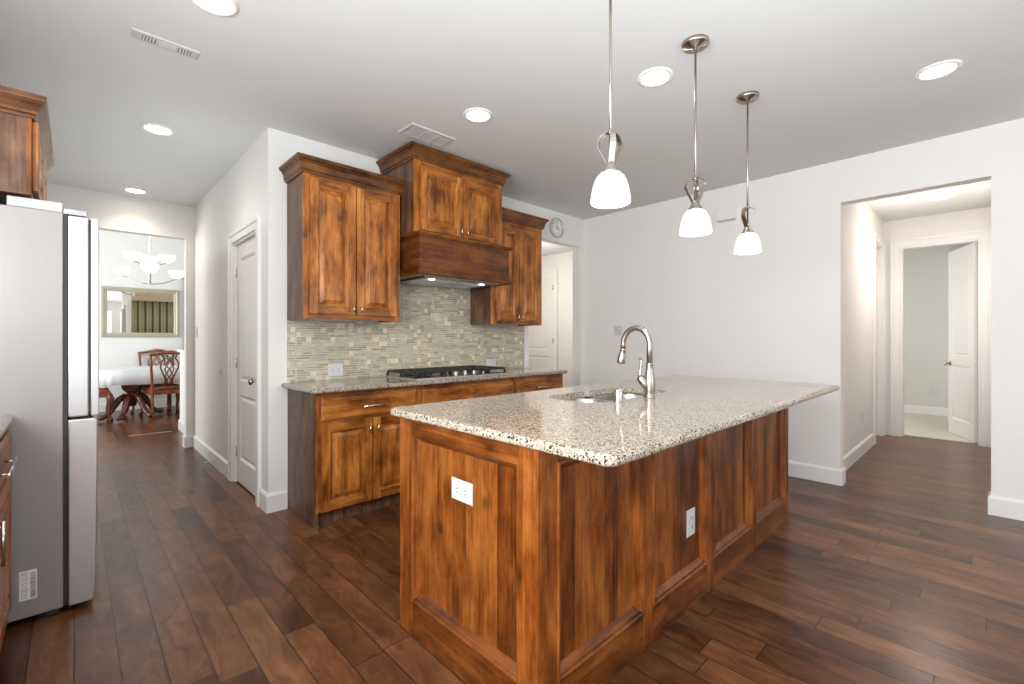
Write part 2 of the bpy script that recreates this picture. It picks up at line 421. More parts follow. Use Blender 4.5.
wall_open('wall_left', 'y', -.92, -.80, -.72, YE, 0, CEIL, [(-.35, 1.85, 1.08, 2.25)])
wall('wall_left_return', (-3.0, -.92, -.72, -.6, 0, CEIL))
wall_open('wall_living', 'y', -3.12, -3.0, -4.5, -.6, 0, CEIL, [(-3.8, -1.4, .65, 2.35)])
wall_open('wall_front', 'x', -4.62, -4.5, -3.12, XR+T, 0, CEIL, [(-.02, 1.12, .65, 2.35), (1.43, 2.57, .65, 2.35), (2.88, 4.02, .65, 2.35)])
# dining room
wall('wall_dining_far', (-2.6, 3.6, 10.37, 10.49, 0, 3.3), 'wall_dining')
wall('wall_dining_left', (-2.72, -2.6, 6.42, 10.49, 0, 3.3), 'wall_dining')
wall('wall_dining_right', (3.6, 3.72, 6.3, 10.49, 0, 3.3), 'wall_dining')
# back hall behind the cabinets
wall('wall_mudroom_right', (6.2, 6.32, 1.06, 6.5, 0, CEIL), 'wall_hall')
struct(box('ceiling_mudroom', (3.72, 6.32, 6.42, 6.62, CEIL, CEIL+.1), 'ceiling'))
wall('wall_mudroom_left', (2.5, 2.62, 3.67, 6.3, 0, CEIL))
wall('wall_mudroom_side', (3.72, 6.32, 6.5, 6.62, 0, CEIL))
# right hallway and bedroom
wall_open('wall_corridor_left', 'x', .94, 1.06, XR+T, 7.55, 0, CEIL, [(6.86, 7.42, 0, 2.40)], 'wall_hall')
wall('wall_corridor_right', (XR+T, 7.55, -.20, -.08, 0, CEIL), 'wall_hall')
wall_open('wall_corridor_end', 'y', 7.55, 7.67, -2.2, 2.6, 0, CEIL, [(.067, .767, 0, 2.39)], 'wall_hall')
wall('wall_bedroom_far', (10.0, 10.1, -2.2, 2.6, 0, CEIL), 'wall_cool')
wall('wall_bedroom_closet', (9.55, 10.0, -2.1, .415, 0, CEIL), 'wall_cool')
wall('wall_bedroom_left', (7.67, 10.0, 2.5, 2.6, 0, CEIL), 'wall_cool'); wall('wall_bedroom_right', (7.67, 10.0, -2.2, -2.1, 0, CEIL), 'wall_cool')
wall('wall_linen', (6.7, 7.55, 1.5, 1.56, 0, CEIL), 'wall_hall')

# windows of the living room
def window_unit(name, axis, c, lo, hi, z0, z1):
    mb = MB()
    def bx(a, b, za, zb, t_):
        if axis == 'x': mb.box(a, b, c-t_/2, c+t_/2, za, zb)
        else: mb.box(c-t_/2, c+t_/2, a, b, za, zb)
    f = .05; bx(lo, hi, z0, z0+f, .06); bx(lo, hi, z1-f, z1, .06); bx(lo, lo+f, z0+f, z1-f, .06); bx(hi-f, hi, z0+f, z1-f, .06); bx(lo+f, hi-f, (z0+z1)/2-.02, (z0+z1)/2+.02, .05)
    return struct(mb.build(name, 'trim'))
for i, (a, b) in enumerate(((-.02, 1.12), (1.43, 2.57), (2.88, 4.02))): window_unit('window_%d' % (i+1), 'x', -4.56, a, b, .65, 2.35)
window_unit('window_5', 'y', -.86, -.35, 1.85, 1.08, 2.25)  # out-of-view window, added to bring light in from the left
window_unit('window_4', 'y', -3.06, -3.8, -1.4, .65, 2.35)

# baseboards
BP = [(0, 0), (.016, 0), (.016, .118), (.010, .128), (.006, .135), (0, .137)]
def baseboard(name, path):
    mb = MB(); sweep(mb, path, BP); return struct(mb.build(name, 'trim'))
baseboard('baseboard_pillar', [(XH, 3.705), (XH, YB), (1.125, YB)])
baseboard('baseboard_hallway', [(XH, YE), (XH, 4.625)])
baseboard('baseboard_hallway_end', [(.92, YE+T), (.92, YE), (XH, YE)])
baseboard('baseboard_left', [(-.80, 3.82), (-.80, YE), (-.12, YE)])
baseboard('baseboard_back', [(4.592, YB+T), (4.592, YB), (XR, YB), (XR, .865), (XR+T, .865)])
baseboard('baseboard_right', [(XR+T, -.012), (XR, -.012), (XR, -4.5)])
baseboard('baseboard_corridor_left', [(XR+T, .94), (6.77, .94)])
baseboard('baseboard_corridor_right', [(7.55, -.08), (XR+T, -.08)])
baseboard('baseboard_bedroom', [(10.0, 2.5), (10.0, .415), (9.55, .415), (9.55, -2.1)])
baseboard('baseboard_dining', [(-2.6, 10.37), (3.6, 10.37)])
baseboard('baseboard_mudroom', [(6.2, 6.5), (6.2, 6.39)])
baseboard('baseboard_mudroom_side', [(6.2, 5.29), (6.2, 1.1)])
baseboard('baseboard_front', [(XR, -4.5), (-3.0, -4.5)])

# half wall in the dining room with a capped top
wall('wall_half', (1.05, 1.17, YE+T, 7.66, 0, 1.055), 'wall')
box_ = struct(box('trim_1', (1.02, 1.20, YE+T, 7.69, 1.055, 1.09), 'trim', None, .004))
baseboard('baseboard_half', [(1.17, 7.66), (1.05, 7.66), (1.05, YE+T)])

def casing(name, axis, face, out, lo, hi, top, w_=.09, t_=.018):
    """flat door casing with a stepped outer edge on a wall face; out = +1/-1 outward"""
    mb = MB()
    def bx(a, b, za, zb, t2):
        c0, c1 = sorted((face, face+out*t2))
        if axis == 'x': mb.box(a, b, c0, c1, za, zb)
        else: mb.box(c0, c1, a, b, za, zb)
    for t2, e, g in ((t_, 0, w_*.62), (t_+.008, w_*.62, w_)):
        bx(lo-g, lo-e, 0, top+g, t2); bx(hi+e, hi+g, 0, top+g, t2); bx(lo-e, hi+e, top+e, top+g, t2)
    return struct(mb.build(name, 'trim', None, .002))
def jamb(name, axis, c0, c1, lo, hi, top, t_=.018):
    mb = MB()
    def bx(a, b, za, zb):
        if axis == 'x': mb.box(a, b, c0, c1, za, zb)
        else: mb.box(c0, c1, a, b, za, zb)
    bx(lo, lo+t_, 0, top); bx(hi-t_, hi, 0, top); bx(lo+t_, hi-t_, top-t_, top)
    return struct(mb.build(name, 'trim'))
casing('trim_2', 'y', XH, -1, 3.80, 4.53, 2.06); jamb('trim_3', 'y', XH, XH+T, 3.80, 4.53, 2.06)
casing('trim_4', 'y', 7.55, -1, .067, .767, 2.39, .105); jamb('trim_5', 'y', 7.55, 7.67, .067, .767, 2.39)
casing('trim_6', 'x', .94, -1, 6.86, 7.42, 2.40); jamb('trim_7', 'x', .94, 1.06, 6.86, 7.42, 2.40)
casing('trim_8', 'y', 6.2, -1, 5.38, 6.30, 2.44)

def panel_door(name, F, w_, h_, d=.035, knob_a=None, parent=None):
    """two-panel interior door; local a 0..w, b 0..h, front face at d"""
    mb = MB(); s_ = .105; mid = h_*.40
    fbox(mb, F, 0, s_, 0, h_, 0, d); fbox(mb, F, w_-s_, w_, 0, h_, 0, d)
    for b0, b1 in ((0, .2), (mid-.06, mid+.06), (h_-.12, h_)): fbox(mb, F, s_, w_-s_, b0, b1, 0, d)
    for b0, b1 in ((.2, mid-.06), (mid+.06, h_-.12)):
        frings(mb, F, s_, w_-s_, b0, b1, [(0, d), (.012, d-.008), (.02, d-.012), (.045, d-.004), (.05, d-.004)])
        frings(mb, F, s_, w_-s_, b0, b1, [(0, 0), (.012, .008), (.02, .010), (.045, .004), (.05, .004)])
    o = struct(mb.build(name, 'door_white', parent, .0012))
    return o
def knob(F, a, b, d, parent, sgn=1):
    mb = MB(); O = Vector(F(a, b, d)); D = (Vector(F(a, b, d+1))-O).normalized()*sgn
    for r0, h0, h1 in ((.031, 0, .008), (.011, .008, .035)):
        mb.tube([O+D*h0, O+D*h1], r0, 18)
    mb.tube([O+D*x for x in (.033, .037, .045, .055, .062, .066)], [.012, .022, .028, .027, .018, .006], 18)
    return mb.build('knob', 'nickel', parent)
def hinges(F, a, zs, d, parent):
    for z in zs:
        mb = MB(); mb.tube([F(a, z-.045, d), F(a, z+.045, d)], .007, 8); fbox(mb, F, a-.02, a+.02, z-.045, z+.045, d-.006, d-.004)
        mb.build('hinge', 'nickel', parent)
F = FM((XH+.055, 3.82, .012), (0, 1, 0), (-1, 0, 0))
d1 = panel_door('door_1', F, .69, 2.025); knob(F, .065, .90, .035, d1); hinges(F, .697, (.25, 1.02, 1.80), .036, d1)
F = FM((6.224, 5.38, .0), (0, 1, 0), (-1, 0, 0))
d2 = panel_door('door_2', F, .92, 2.44, .035); hinges(F, .004, (.3, 1.2, 2.15), .042, d2)
ang = math.radians(20.5); F = FM((7.69, .09, .012), (math.cos(ang), math.sin(ang), 0), (-math.sin(ang), math.cos(ang), 0))
d3 = panel_door('door_3', F, .70, 2.36); knob(F, .635, .90, .035, d3); knob(F, .635, .90, 0, d3, -1)
F = FM((6.88, 1.02, .012), (1, 0, 0), (0, -1, 0)); d4 = panel_door('door_4', F, .52, 2.36)

# ---------------- kitchen: run of base cabinets on the back wall ----------------
YF = 3.02        # front of the face frames
FB = FM((0, YF, 0), (1, 0, 0), (0, -1, 0))
def base_unit(x0, x1, label, doors, drawer_pull, left_panel=False, right_panel=False, skirt=True):
    t = thing('base_cabinet', label, 'cabinet', (x0, YF, 0), group='base cabinets along the tiled wall')
    mb = MB(); y1 = YB-.004
    mb.box(x0, x0+.018, YF, y1, .0 if left_panel else .1, .884); mb.box(x1-.018, x1, YF, y1, 0 if right_panel else .1, .884)
    mb.box(x0+.018, x1-.018, y1-.012, y1, .1, .884); mb.box(x0+.018, x1-.018, YF, y1-.012, .1, .118)
    mb.build('carcass', 'wood_side', t)
    mb = MB()
    for a, b in ((x0, x0+.042), (x1-.042, x1)): mb.box(a, b, YF-.002, YF+.018, .1, .884)
    mb.box(x0+.042, x1-.042, YF-.001, YF+.017, .845, .884, 1); mb.box(x0+.042, x1-.042, YF-.001, YF+.017, .675, .705, 1); mb.box(x0+.042, x1-.042, YF-.001, YF+.017, .1, .125, 1)
    mb.build('face_frame', ['wood_v', 'wood_h'], t, .001)
    d = slab_drawer(FB, x0+.028, x1-.028, .698, .852, .002, 'drawer' if drawer_pull else 'false_front', t)
    if drawer_pull: bar_pull(FB, (x0+x1)/2, .772, .022, .16, False, d)
    a0, a1 = x0+.028, x1-.028; mid = (a0+a1)/2
    for a, b, hp in ((a0, mid-.003, mid-.03), (mid+.003, a1, mid+.03)):
        dd = raised_door(FB, a, b, .105, .683, .002, 'door', t); bar_pull(FB, hp, .61, .022, .055, True, dd)
    box('toe_kick', (x0, x1, YF+.055, YF+.07, 0, .1), 'wood_left', t)
    if left_panel: box('side_panel', (x0-.006, x0, YF, YB-.004, 0, .884), 'wood_side', t)
    return t
base_unit(1.135, 1.905, 'knotty wood base cabinet nearest the white pillar, with a drawer over two raised-panel doors', 2, True, True)
base_unit(1.905, 2.925, 'knotty wood base cabinet under the gas cooktop, with a plain false drawer front', 2, False)
base_unit(2.925, 3.615, 'knotty wood base cabinet at the far right end, by the open doorway', 2, True, False, True)

EDGE = lambda z0, z1: [(-.014, z0), (-.006, z0+.002), (-.001, z0+.007), (0, z0+.013), (-.001, z1-.012), (-.006, z1-.005), (-.012, z1-.001), (-.02, z1)]
def rounded(pts, radii, n=6):
    out = []; m = len(pts)
    for i in range(m):
        P = Vector(pts[i]); A = Vector(pts[i-1]); B = Vector(pts[(i+1) % m]); r = radii[i]
        if r <= 0: out.append(tuple(P)); continue
        u = (A-P).normalized(); v = (B-P).normalized()
        p0 = P+u*r; p1 = P+v*r
        for k in range(n+1):
            tt = k/n; out.append(tuple(p0*(1-tt)**2+P*2*tt*(1-tt)+p1*tt**2))
    return out
def countertop(name, pts, radii, z0, z1, hole=None, mat='granite'):
    loop = rounded(pts, radii)           # counter-clockwise seen from above -> outward = right of travel
    mb = MB(); sweep(mb, loop, EDGE(z0, z1), 0, True)
    me = bpy.data.meshes.new(name); bm = bmesh.new()
    for v in mb.v: bm.verts.new(v)
    bm.verts.ensure_lookup_table()
    for f in mb.f:
        if len(set(f)) > 2:
            try: bm.faces.new([bm.verts[i] for i in f])
            except ValueError: pass
    bmesh.ops.remove_doubles(bm, verts=bm.verts, dist=1e-5)
    # open the profile's inner wall: it closed the ring; keep only outer skin
    inner = [f for f in bm.faces if f.calc_area() > 0 and abs(f.normal.z) < .9 and False]
    if hole:
        hs = []
        for z in (z0, z1): hs.append([bm.verts.new((x, y, z)) for x, y in hole])
        nH = len(hole)
        for j in range(nH): bm.faces.new((hs[0][j], hs[0][(j+1) % nH], hs[1][(j+1) % nH], hs[1][j]))
    bm.edges.ensure_lookup_table()
    for zt in (z0, z1):
        es = []
        for e in bm.edges:
            if all(abs(v.co.z-zt) < 1e-5 for v in e.verts): es.append(e)
        r = bmesh.ops.triangle_fill(bm, edges=es, use_beauty=True, use_dissolve=False)
    bmesh.ops.delete(bm, geom=[f for f in bm.faces if f.calc_area() < 1e-10], context='FACES_ONLY')
    # drop the closing wall of the swept profile
    bad = [f for f in bm.faces if abs(f.normal.z) < .55 and max(v.co.z for v in f.verts) > z1-1e-4 and min(v.co.z for v in f.verts) < z0+1e-4 and not (hole and all(any(abs(v.co.x-h[0])+abs(v.co.y-h[1]) < 1e-5 for h in hole) for v in f.verts))]
    bmesh.ops.delete(bm, geom=bad, context='FACES_ONLY')
    bmesh.ops.recalc_face_normals(bm, faces=bm.faces)
    bm.to_mesh(me); bm.free(); me.materials.append(M[mat])
    o = bpy.data.objects.new(name, me); COL.objects.link(o); return o
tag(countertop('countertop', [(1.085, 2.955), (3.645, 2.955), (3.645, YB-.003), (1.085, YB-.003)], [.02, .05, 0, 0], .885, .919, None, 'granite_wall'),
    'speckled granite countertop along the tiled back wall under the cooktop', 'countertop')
tag(box('tile_backsplash', (1.125, 3.585, YB-.008, YB-.0005, .919, 1.375), 'mosaic'), 'beige mosaic tile backsplash of thin strips and pale squares', 'backsplash')
mb = MB(); mb.box(1.125, 3.585, YB-.008, YB-.0005, .9195, 1.374); mb.box(1.862, 2.828, YB-.008, YB-.0005, 1.374, 1.73)
bo = bpy.data.objects['tile_backsplash']; tmp = mb.build('tmp', 'mosaic'); bo.data = tmp.data; bpy.data.objects.remove(tmp)

# cooktop
t = thing('gas_cooktop', 'black and steel gas cooktop set into the granite counter', 'cooktop', (2.35, 3.25, .919))
mb = MB(); x0, x1, y0, y1 = 1.885, 2.845, 3.02, 3.50
frings(mb, FM((0, 0, .9195), (1, 0, 0), (0, 0, 1)) if False else (lambda a, b, d: (a, b, .9195+d)), x0, x1, y0, y1, [(0, 0), (.002, .010), (.012, .014), (.03, .012), (.045, .006)])
mb.build('steel_tray', 'steel', t)
k = 0
for gx0, gx1, gy0 in ((x0+.012, x0+.30, y0+.03), (x0+.315, x1-.315, y0+.12), (x1-.30, x1-.012, y0+.03)):
    mb = MB(); g0, g1 = gy0, y1-.02; zt = .962
    for xx in (gx0, gx1): mb.box(xx-.006, xx+.006, g0, g1, zt, zt+.016)
    for yy in (g0, (g0+g1)/2, g1): mb.box(gx0, gx1, yy-.006, yy+.006, zt, zt+.016)
    n_ = 4
    for q in range(1, n_): mb.box(gx0+(gx1-gx0)*q/n_-.005, gx0+(gx1-gx0)*q/n_+.005, g0, g1, zt+.002, zt+.018)
    for yy in (g0+.06, g0+.16, g1-.1): mb.box(gx0, gx1, yy-.004, yy+.004, zt+.002, zt+.018)
    for xx in (gx0, gx1):
        for yy in (g0, (g0+g1)/2, g1): mb.box(xx-.008, xx+.008, yy-.008, yy+.008, .931, zt)
    mb.build('grate', 'black_iron', t, .002)
for bx_, by_ in ((2.03, 3.16), (2.03, 3.38), (2.365, 3.30), (2.69, 3.16), (2.69, 3.38)):
    MB().lathe([(.001, .955), (.032, .955), (.036, .950), (.036, .942), (.048, .938), (.048, .929), (.001, .929)], (bx_, by_, 0), 24).build('burner', 'black_iron', t)
for q in range(5):
    kx = 2.20+q*.098
    mb = MB(); mb.lathe([(.001, .966), (.014, .966), (.017, .960), (.019, .934), (.023, .931), (.001, .930)], (kx, 3.075, 0), 20); mb.box(kx-.003, kx+.003, 3.06, 3.09, .966, .970)
    mb.build('knob', 'chrome', t)

# ---------------- upper cabinets and hood ----------------
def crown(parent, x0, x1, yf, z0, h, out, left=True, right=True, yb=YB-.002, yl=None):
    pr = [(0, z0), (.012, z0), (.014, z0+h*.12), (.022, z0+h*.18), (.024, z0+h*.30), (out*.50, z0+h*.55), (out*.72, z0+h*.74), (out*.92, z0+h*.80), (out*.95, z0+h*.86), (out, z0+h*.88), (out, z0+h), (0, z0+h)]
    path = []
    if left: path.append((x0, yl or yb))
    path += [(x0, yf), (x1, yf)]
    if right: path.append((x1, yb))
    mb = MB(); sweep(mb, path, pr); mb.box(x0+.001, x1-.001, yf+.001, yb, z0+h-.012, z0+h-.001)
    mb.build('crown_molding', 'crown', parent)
def upper(x0, x1, yf, z0, z1, label, name='wall_cabinet', crown_h=.105, crown_out=.055, dz0=.035, dz1=.03, yl=None, stile=.036, group='wall cabinets flanking the range hood', toprail=.0, left=True):
    t = thing(name, label, 'cabinet', (x0, yf, z0), group=group)
    mb = MB(); yb = YB-.004
    mb.box(x0, x0+.016, yf+.018, yb, z0, z1); mb.box(x1-.016, x1, yf+.018, yb, z0, z1); mb.box(x0+.016, x1-.016, yf+.018, yb, z0+.012, z0+.028); mb.box(x0+.016, x1-.016, yf+.018, yb, z1-.016, z1); mb.box(x0+.016, x1-.016, yb-.008, yb, z0+.028, z1-.016)
    mb.build('carcass', 'wood_side', t)
    mb = MB()
    for a, b in ((x0, x0+stile+.012), (x1-stile-.012, x1)): mb.box(a, b, yf, yf+.018, z0, z1)
    mb.box(x0+stile, x1-stile, yf+.0005, yf+.0175, z0, z0+dz0+.015, 1); mb.box(x0+stile, x1-stile, yf+.0005, yf+.0175, z1-dz1-.02, z1, 1)
    mid = (x0+x1)/2; mb.box(mid-.02, mid+.02, yf+.001, yf+.017, z0+dz0, z1-dz1)
    mb.build('face_frame', ['wood_v', 'wood_h'], t, .001)
    FF = FM((0, yf, 0), (1, 0, 0), (0, -1, 0))
    for a, b, hp in ((x0+stile, mid-.004, mid-.03), (mid+.004, x1-stile, mid+.03)):
        d = raised_door(FF, a, b, z0+dz0, z1-dz1, 0, 'door', t); bar_pull(FF, hp, z0+dz0+.04, .02, .05, True, d)
    crown(t, x0, x1, yf, z1-.005, crown_h, crown_out, left, True, yl=yl)
    return t
upper(1.125, 1.862, 3.22, 1.375, 2.375, 'tall knotty wood wall cabinet left of the range hood')
upper(2.826, 3.515, 3.22, 1.375, 2.375, 'knotty wood wall cabinet right of the range hood, by the clock', dz1=.06)
upper(1.885, 2.80, 3.05, 2.052, 2.625, 'raised wide wall cabinet above the range hood, reaching almost to the ceiling', crown_h=.100, crown_out=.06, dz0=.03, dz1=.055, stile=.045)
# hood
t = thing('range_hood', 'dark wooden range hood box with two small lights above the cooktop', 'range hood', (1.872, 2.96, 1.72))
hx0, hx1, hy = 1.882, 2.808, 2.965
mb = MB(); mb.box(hx0, hx1, hy, hy+.02, 1.735, 2.04); mb.box(hx0, hx0+.018, hy+.02, YB-.012, 1.735, 2.04, 1); mb.box(hx1-.018, hx1, hy+.02, YB-.012, 1.735, 2.04, 1); mb.box(hx0+.018, hx1-.018, hy+.02, YB-.012, 2.02, 2.04)
mb.build('hood_box', ['hood_wood', 'hood_wood'], t, .002)
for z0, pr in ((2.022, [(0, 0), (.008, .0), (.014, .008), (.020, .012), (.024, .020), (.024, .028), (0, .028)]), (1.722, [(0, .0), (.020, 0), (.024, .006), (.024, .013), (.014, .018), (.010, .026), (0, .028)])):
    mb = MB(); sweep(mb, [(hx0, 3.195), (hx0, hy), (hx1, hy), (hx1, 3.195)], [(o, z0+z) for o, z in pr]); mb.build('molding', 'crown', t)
mb = MB(); mb.box(hx0+.02, hx1-.02, hy+.022, YB-.012, 1.728, 1.742); mb.box(hx0+.09, hx1-.09, hy+.07, YB-.05, 1.712, 1.729)
mb.build('liner', 'steel', t, .003)
for q in range(2):
    mb = MB(); fx = 2.02+q*.33; mb.box(fx, fx+.30, 3.10, 3.42, 1.708, 1.713)
    for z in range(9): mb.box(fx+.015, fx+.285, 3.12+z*.033, 3.13+z*.033, 1.705, 1.708)
    mb.build('filter', 'grille', t)
for fx in (2.06, 2.575):
    o = MB().lathe([(.001, 1.708), (.024, 1.708), (.026, 1.712)], (fx, 3.07, 0), 20).build('hood_light', 'hood_bulb', t)
    l = bpy.data.lights.new('hood_lamp', 'SPOT'); l.energy = 3.5; l.color = (1, .82, .62); l.spot_size = 2.2; l.spot_blend = .8; l.shadow_soft_size = .03
    lo = bpy.data.objects.new('hood_lamp', l); COL.objects.link(lo); lo.location = (fx, 3.09, 1.70)

# ---------------- outlets, switches ----------------
def plate(name, F, w_, h_, label, cat, kind='duplex', group=None, horiz=False):
    """F centred on the plate, d=0 on the wall"""
    O = F(0, 0, 0); t = thing(name, label, cat, O, group=group)
    mb = MB(); frings(mb, F, -w_/2, w_/2, -h_/2, h_/2, [(0, 0), (0, .003), (.003, .006), (.006, .0065)]); mb.build('cover_plate', 'plastic', t)
    if kind == 'duplex':
        for s in (-1, 1):
            a, b = (s*.024, 0) if horiz else (0, s*.021)
            m2 = MB(); rs = []
            for dd, rr in ((.006, .017), (.0085, .016)):
                rs.append([F(a+rr*math.cos(q*PI/8)*(1 if not horiz else .82), b+rr*math.sin(q*PI/8)*(.82 if not horiz else 1), dd) for q in range(16)])
            m2.rings(rs, 0, False, True, False, True); so = m2.build('socket', 'plastic', t)
            m3 = MB()
            for e in (-1, 1):
                if horiz: fbox(m3, F, a-.004, a+.005, b+e*.0065-.0014, b+e*.0065+.0014, .0080, .0092)
                else: fbox(m3, F, a+e*.0065-.0014, a+e*.0065+.0014, b-.003, b+.006, .0080, .0092)
            m3.build('slots', 'slot', so)
    elif kind == 'switch':
        n = max(1, round(w_/.06)-0) if w_ > .1 else 1
        for i in range(n):
            a = (i-(n-1)/2)*.046; m2 = MB(); fbox(m2, F, a-.008, a+.008, -.017, .017, .006, .008); fbox(m2, F, a-.004, a+.004, -.002, .012, .007, .016); m2.build('toggle', 'plastic', t)
    elif kind == 'jack':
        m2 = MB(); fbox(m2, F, -.008, .008, -.01, .01, .006, .009); m2.build('jack', 'slot', t)
    return t
back = lambda x, z: FM((x, YB-.008, z), (1, 0, 0), (0, -1, 0))
plate('wall_outlet', back(1.482, .992), .122, .098, 'white double outlet on the tile backsplash left of the cooktop', 'outlet', horiz=True)
plate('wall_outlet', back(3.10, .985), .122, .085, 'white outlet on the tile backsplash behind the right end of the cooktop', 'outlet', horiz=True)
plate('wall_outlet', FM((XH-.0, 4.99, .924), (0, -1, 0), (-1, 0, 0)), .07, .07, 'small plate with a dark jack on the hallway wall left of the pantry door', 'wall jack', 'jack')
plate('light_switch', FM((XH, 6.15, 1.312), (0, -1, 0), (-1, 0, 0)), .075, .115, 'white light switch on the hallway wall near the dining room', 'light switch', 'switch')
plate('light_switch', FM((XR, 3.045, 1.335), (0, -1, 0), (-1, 0, 0)), .115, .115, 'white double light switch on the plain wall behind the island faucet', 'light switch', 'switch')
plate('wall_outlet', FM((6.10, .94, .386), (1, 0, 0), (0, -1, 0)), .075, .115, 'white outlet low on the wall inside the right hallway', 'outlet')
plate('wall_outlet', FM((10.0, .62, .386), (0, -1, 0), (-1, 0, 0)), .08, .12, 'white outlet low on the pale wall of the room past the open door', 'outlet')

# ---------------- island ----------------
IX0, IX1, IY0, IY1, IZ = 1.02, 3.535, .95, 1.765, .902
t = isl = thing('island_cabinet', 'large knotty wood kitchen island base with framed recessed panels', 'kitchen island', (2.28, 1.36, 0))
FE = FM((IX0, 0, 0), (0, 1, 0), (-1, 0, 0)); FS = FM((0, IY0, 0), (1, 0, 0), (0, -1, 0)); FR = FM((IX1, 0, 0), (0, 1, 0), (1, 0, 0))
FRP = [(0, 0), (.003, .005), (.009, .006), (.015, .001), (.018, -.008), (.034, -.022), (.038, -.026), (.040, -.026)]
def framed(F, lo, hi, stiles, ztop, zbot, name, ztopp=.872):
    """face frame with openings between the stiles; each opening gets a recessed panel"""
    mb = MB()
    for a, b in stiles: fbox(mb, F, a, b, 0, IZ, -.02, 0)
    for i in range(len(stiles)-1):
        a, b = stiles[i][1], stiles[i+1][0]
        fbox(mb, F, a, b, 0, zbot, -.02, -.0005, 1); fbox(mb, F, a, b, ztop, IZ, -.02, -.0005, 1)
    mb.build(name, ['isl_v', 'isl_h'], t, .0015)
    for i in range(len(stiles)-1):
        a, b = stiles[i][1], stiles[i+1][0]; m2 = MB()
        frings(m2, F, a-.004, b+.004, zbot-.004, ztop+.004, FRP, 1, False, 2)
        fbox(m2, F, a+.002, b-.002, zbot+.002, ztop-.002, -.034, -.0255)
        m2.build('recessed_panel', ['isl_panel', 'isl_v', 'isl_h'], t)
framed(FE, IY0, IY1, [(IY0, 1.03), (1.665, IY1)], .845, .145, 'end_frame')
framed(FS, IX0, IX1, [(IX0+.02, 1.114), (1.636, 1.712), (2.230, 2.308), (2.832, 2.890), (3.475, IX1-.02)], .845, .145, 'bar_side_frame')
framed(FR, IY0, IY1, [(IY0, 1.03), (1.665, IY1)], .845, .145, 'end_frame')
FK = FM((0, IY1, 0), (1, 0, 0), (0, 1, 0))
mb = MB(); mb.box(IX0+.02, IX1-.02, IY1-.02, IY1-.001, .1, .16, 0); mb.box(IX0+.02, IX1-.02, IY1-.02, IY1-.001, .86, IZ, 0); mb.box(IX0+.02, IX1-.02, IY1-.08, IY1-.065, 0, .1, 0)
for xx in (1.62, 2.24, 2.86): mb.box(xx-.03, xx+.03, IY1-.02, IY1-.001, .16, .86)
mb.build('kitchen_side_frame', 'isl_v', t)
for a, b in ((1.06, 1.60), (1.64, 2.22), (2.26, 2.84), (2.88, 3.50)): raised_door(FK, a, b, .13, .86, 0, 'door', t)
hole = rounded([(1.745, 1.268), (2.51, 1.268), (2.51, 1.61), (1.745, 1.61)], [.13, .13, .13, .13], 8)
tag(countertop('island_countertop', [(.998, .668), (3.628, .668), (3.628, 1.84), (.998, 1.84)], [.045, .05, .05, .05], IZ+.0005, .936, hole),
    'large speckled beige granite island top with an undermount sink', 'countertop')
# sink
t = thing('double_sink', 'stainless double-bowl sink set under the island granite', 'sink', (2.14, 1.47, .90))
def bowl(x0, x1, y0, y1, z1, depth, r):
    mb = MB(); rs = []
    for inset, z, rr in ((-.02, z1, r+.02), (-.002, z1, r), (0, z1-.004, r), (.004, z1-.03, r), (.012, z1-depth+.04, r), (.03, z1-depth+.012, r*.9), (.06, z1-depth, r*.8)):
        rs.append([(x, y, z) for x, y in rounded([(x0+inset, y0+inset), (x1-inset, y0+inset), (x1-inset, y1-inset), (x0+inset, y1-inset)], [rr]*4, 7)])
    mb.rings(rs, 0, True, True, False, True); return mb.build('bowl', 'steel', t)
for a, b in ((1.73, 2.11), (2.14, 2.525)):
    o = bowl(a, b, 1.258, 1.622, .9005, .19, .12)
    MB().lathe([(.042, .7125), (.040, .7145), (.030, .713), (.012, .7115), (.001, .7115)], ((a+b)/2, 1.44, 0), 24).build('drain', 'chrome', o)
box('divider', (2.108, 2.142, 1.30, 1.58, .868, .884), 'steel', t, .006)
# faucet
fx, fy, fz = 2.135, 1.205, .936
t = thing('pull_down_faucet', 'brushed nickel gooseneck faucet on the island behind the sink', 'faucet', (fx, fy, fz))
mb = MB(); mb.lathe([(.001, fz+.0), (.031, fz), (.031, fz+.006), (.026, fz+.012), (.025, fz+.02), (.027, fz+.03), (.029, fz+.06), (.027, fz+.10), (.021, fz+.135), (.0175, fz+.165), (.019, fz+.17), (.019, fz+.176), (.0155, fz+.18)], (fx, fy, 0), 28)
mb.build('body', 'nickel', t)
pts = [(fx, fy, fz+.17), (fx, fy, fz+.25)]
R_ = .078
for q in range(15):
    a = PI*q/14*1.02; pts.append((fx, fy+R_-R_*math.cos(a), fz+.275+R_*math.sin(a)*1.08))
dirn = Vector(pts[-1])-Vector(pts[-2]); dirn.normalize(); end = Vector(pts[-1])
pts.append(tuple(end+dirn*.02))
MB().tube(pts, .0148, 14).build('spout', 'nickel', t)
e0 = end+dirn*.018+Vector((0, .0, 0)); dd = (dirn+Vector((0, .12, 0))).normalized()
MB().tube([e0+dd*x for x in (0, .006, .01, .03, .055, .072, .080, .084)], [.0145, .0165, .0150, .0175, .0215, .0235, .0225, .017], 18).build('spray_head', 'nickel', t)
hd = Vector((-.62, .78, 0)).normalized()
mb = MB(); b0 = Vector((fx, fy, fz+.04)); mb.tube([b0, b0+hd*.022+Vector((0, 0, .028)), b0+hd*.046+Vector((0, 0, .062)), b0+hd*.052+Vector((0, 0, .070))], [.020, .0225, .0215, .013], 16)
h0 = b0+hd*.046+Vector((0, 0, .060))
mb.tube([h0, h0+Vector((0, 0, .02))+hd*.003, h0+Vector((0, 0, .06))-hd*.002, h0+Vector((0, 0, .088))-hd*.006, h0+Vector((0, 0, .104))+hd*.002], [.012, .0085, .0065, .0095, .005], 12)
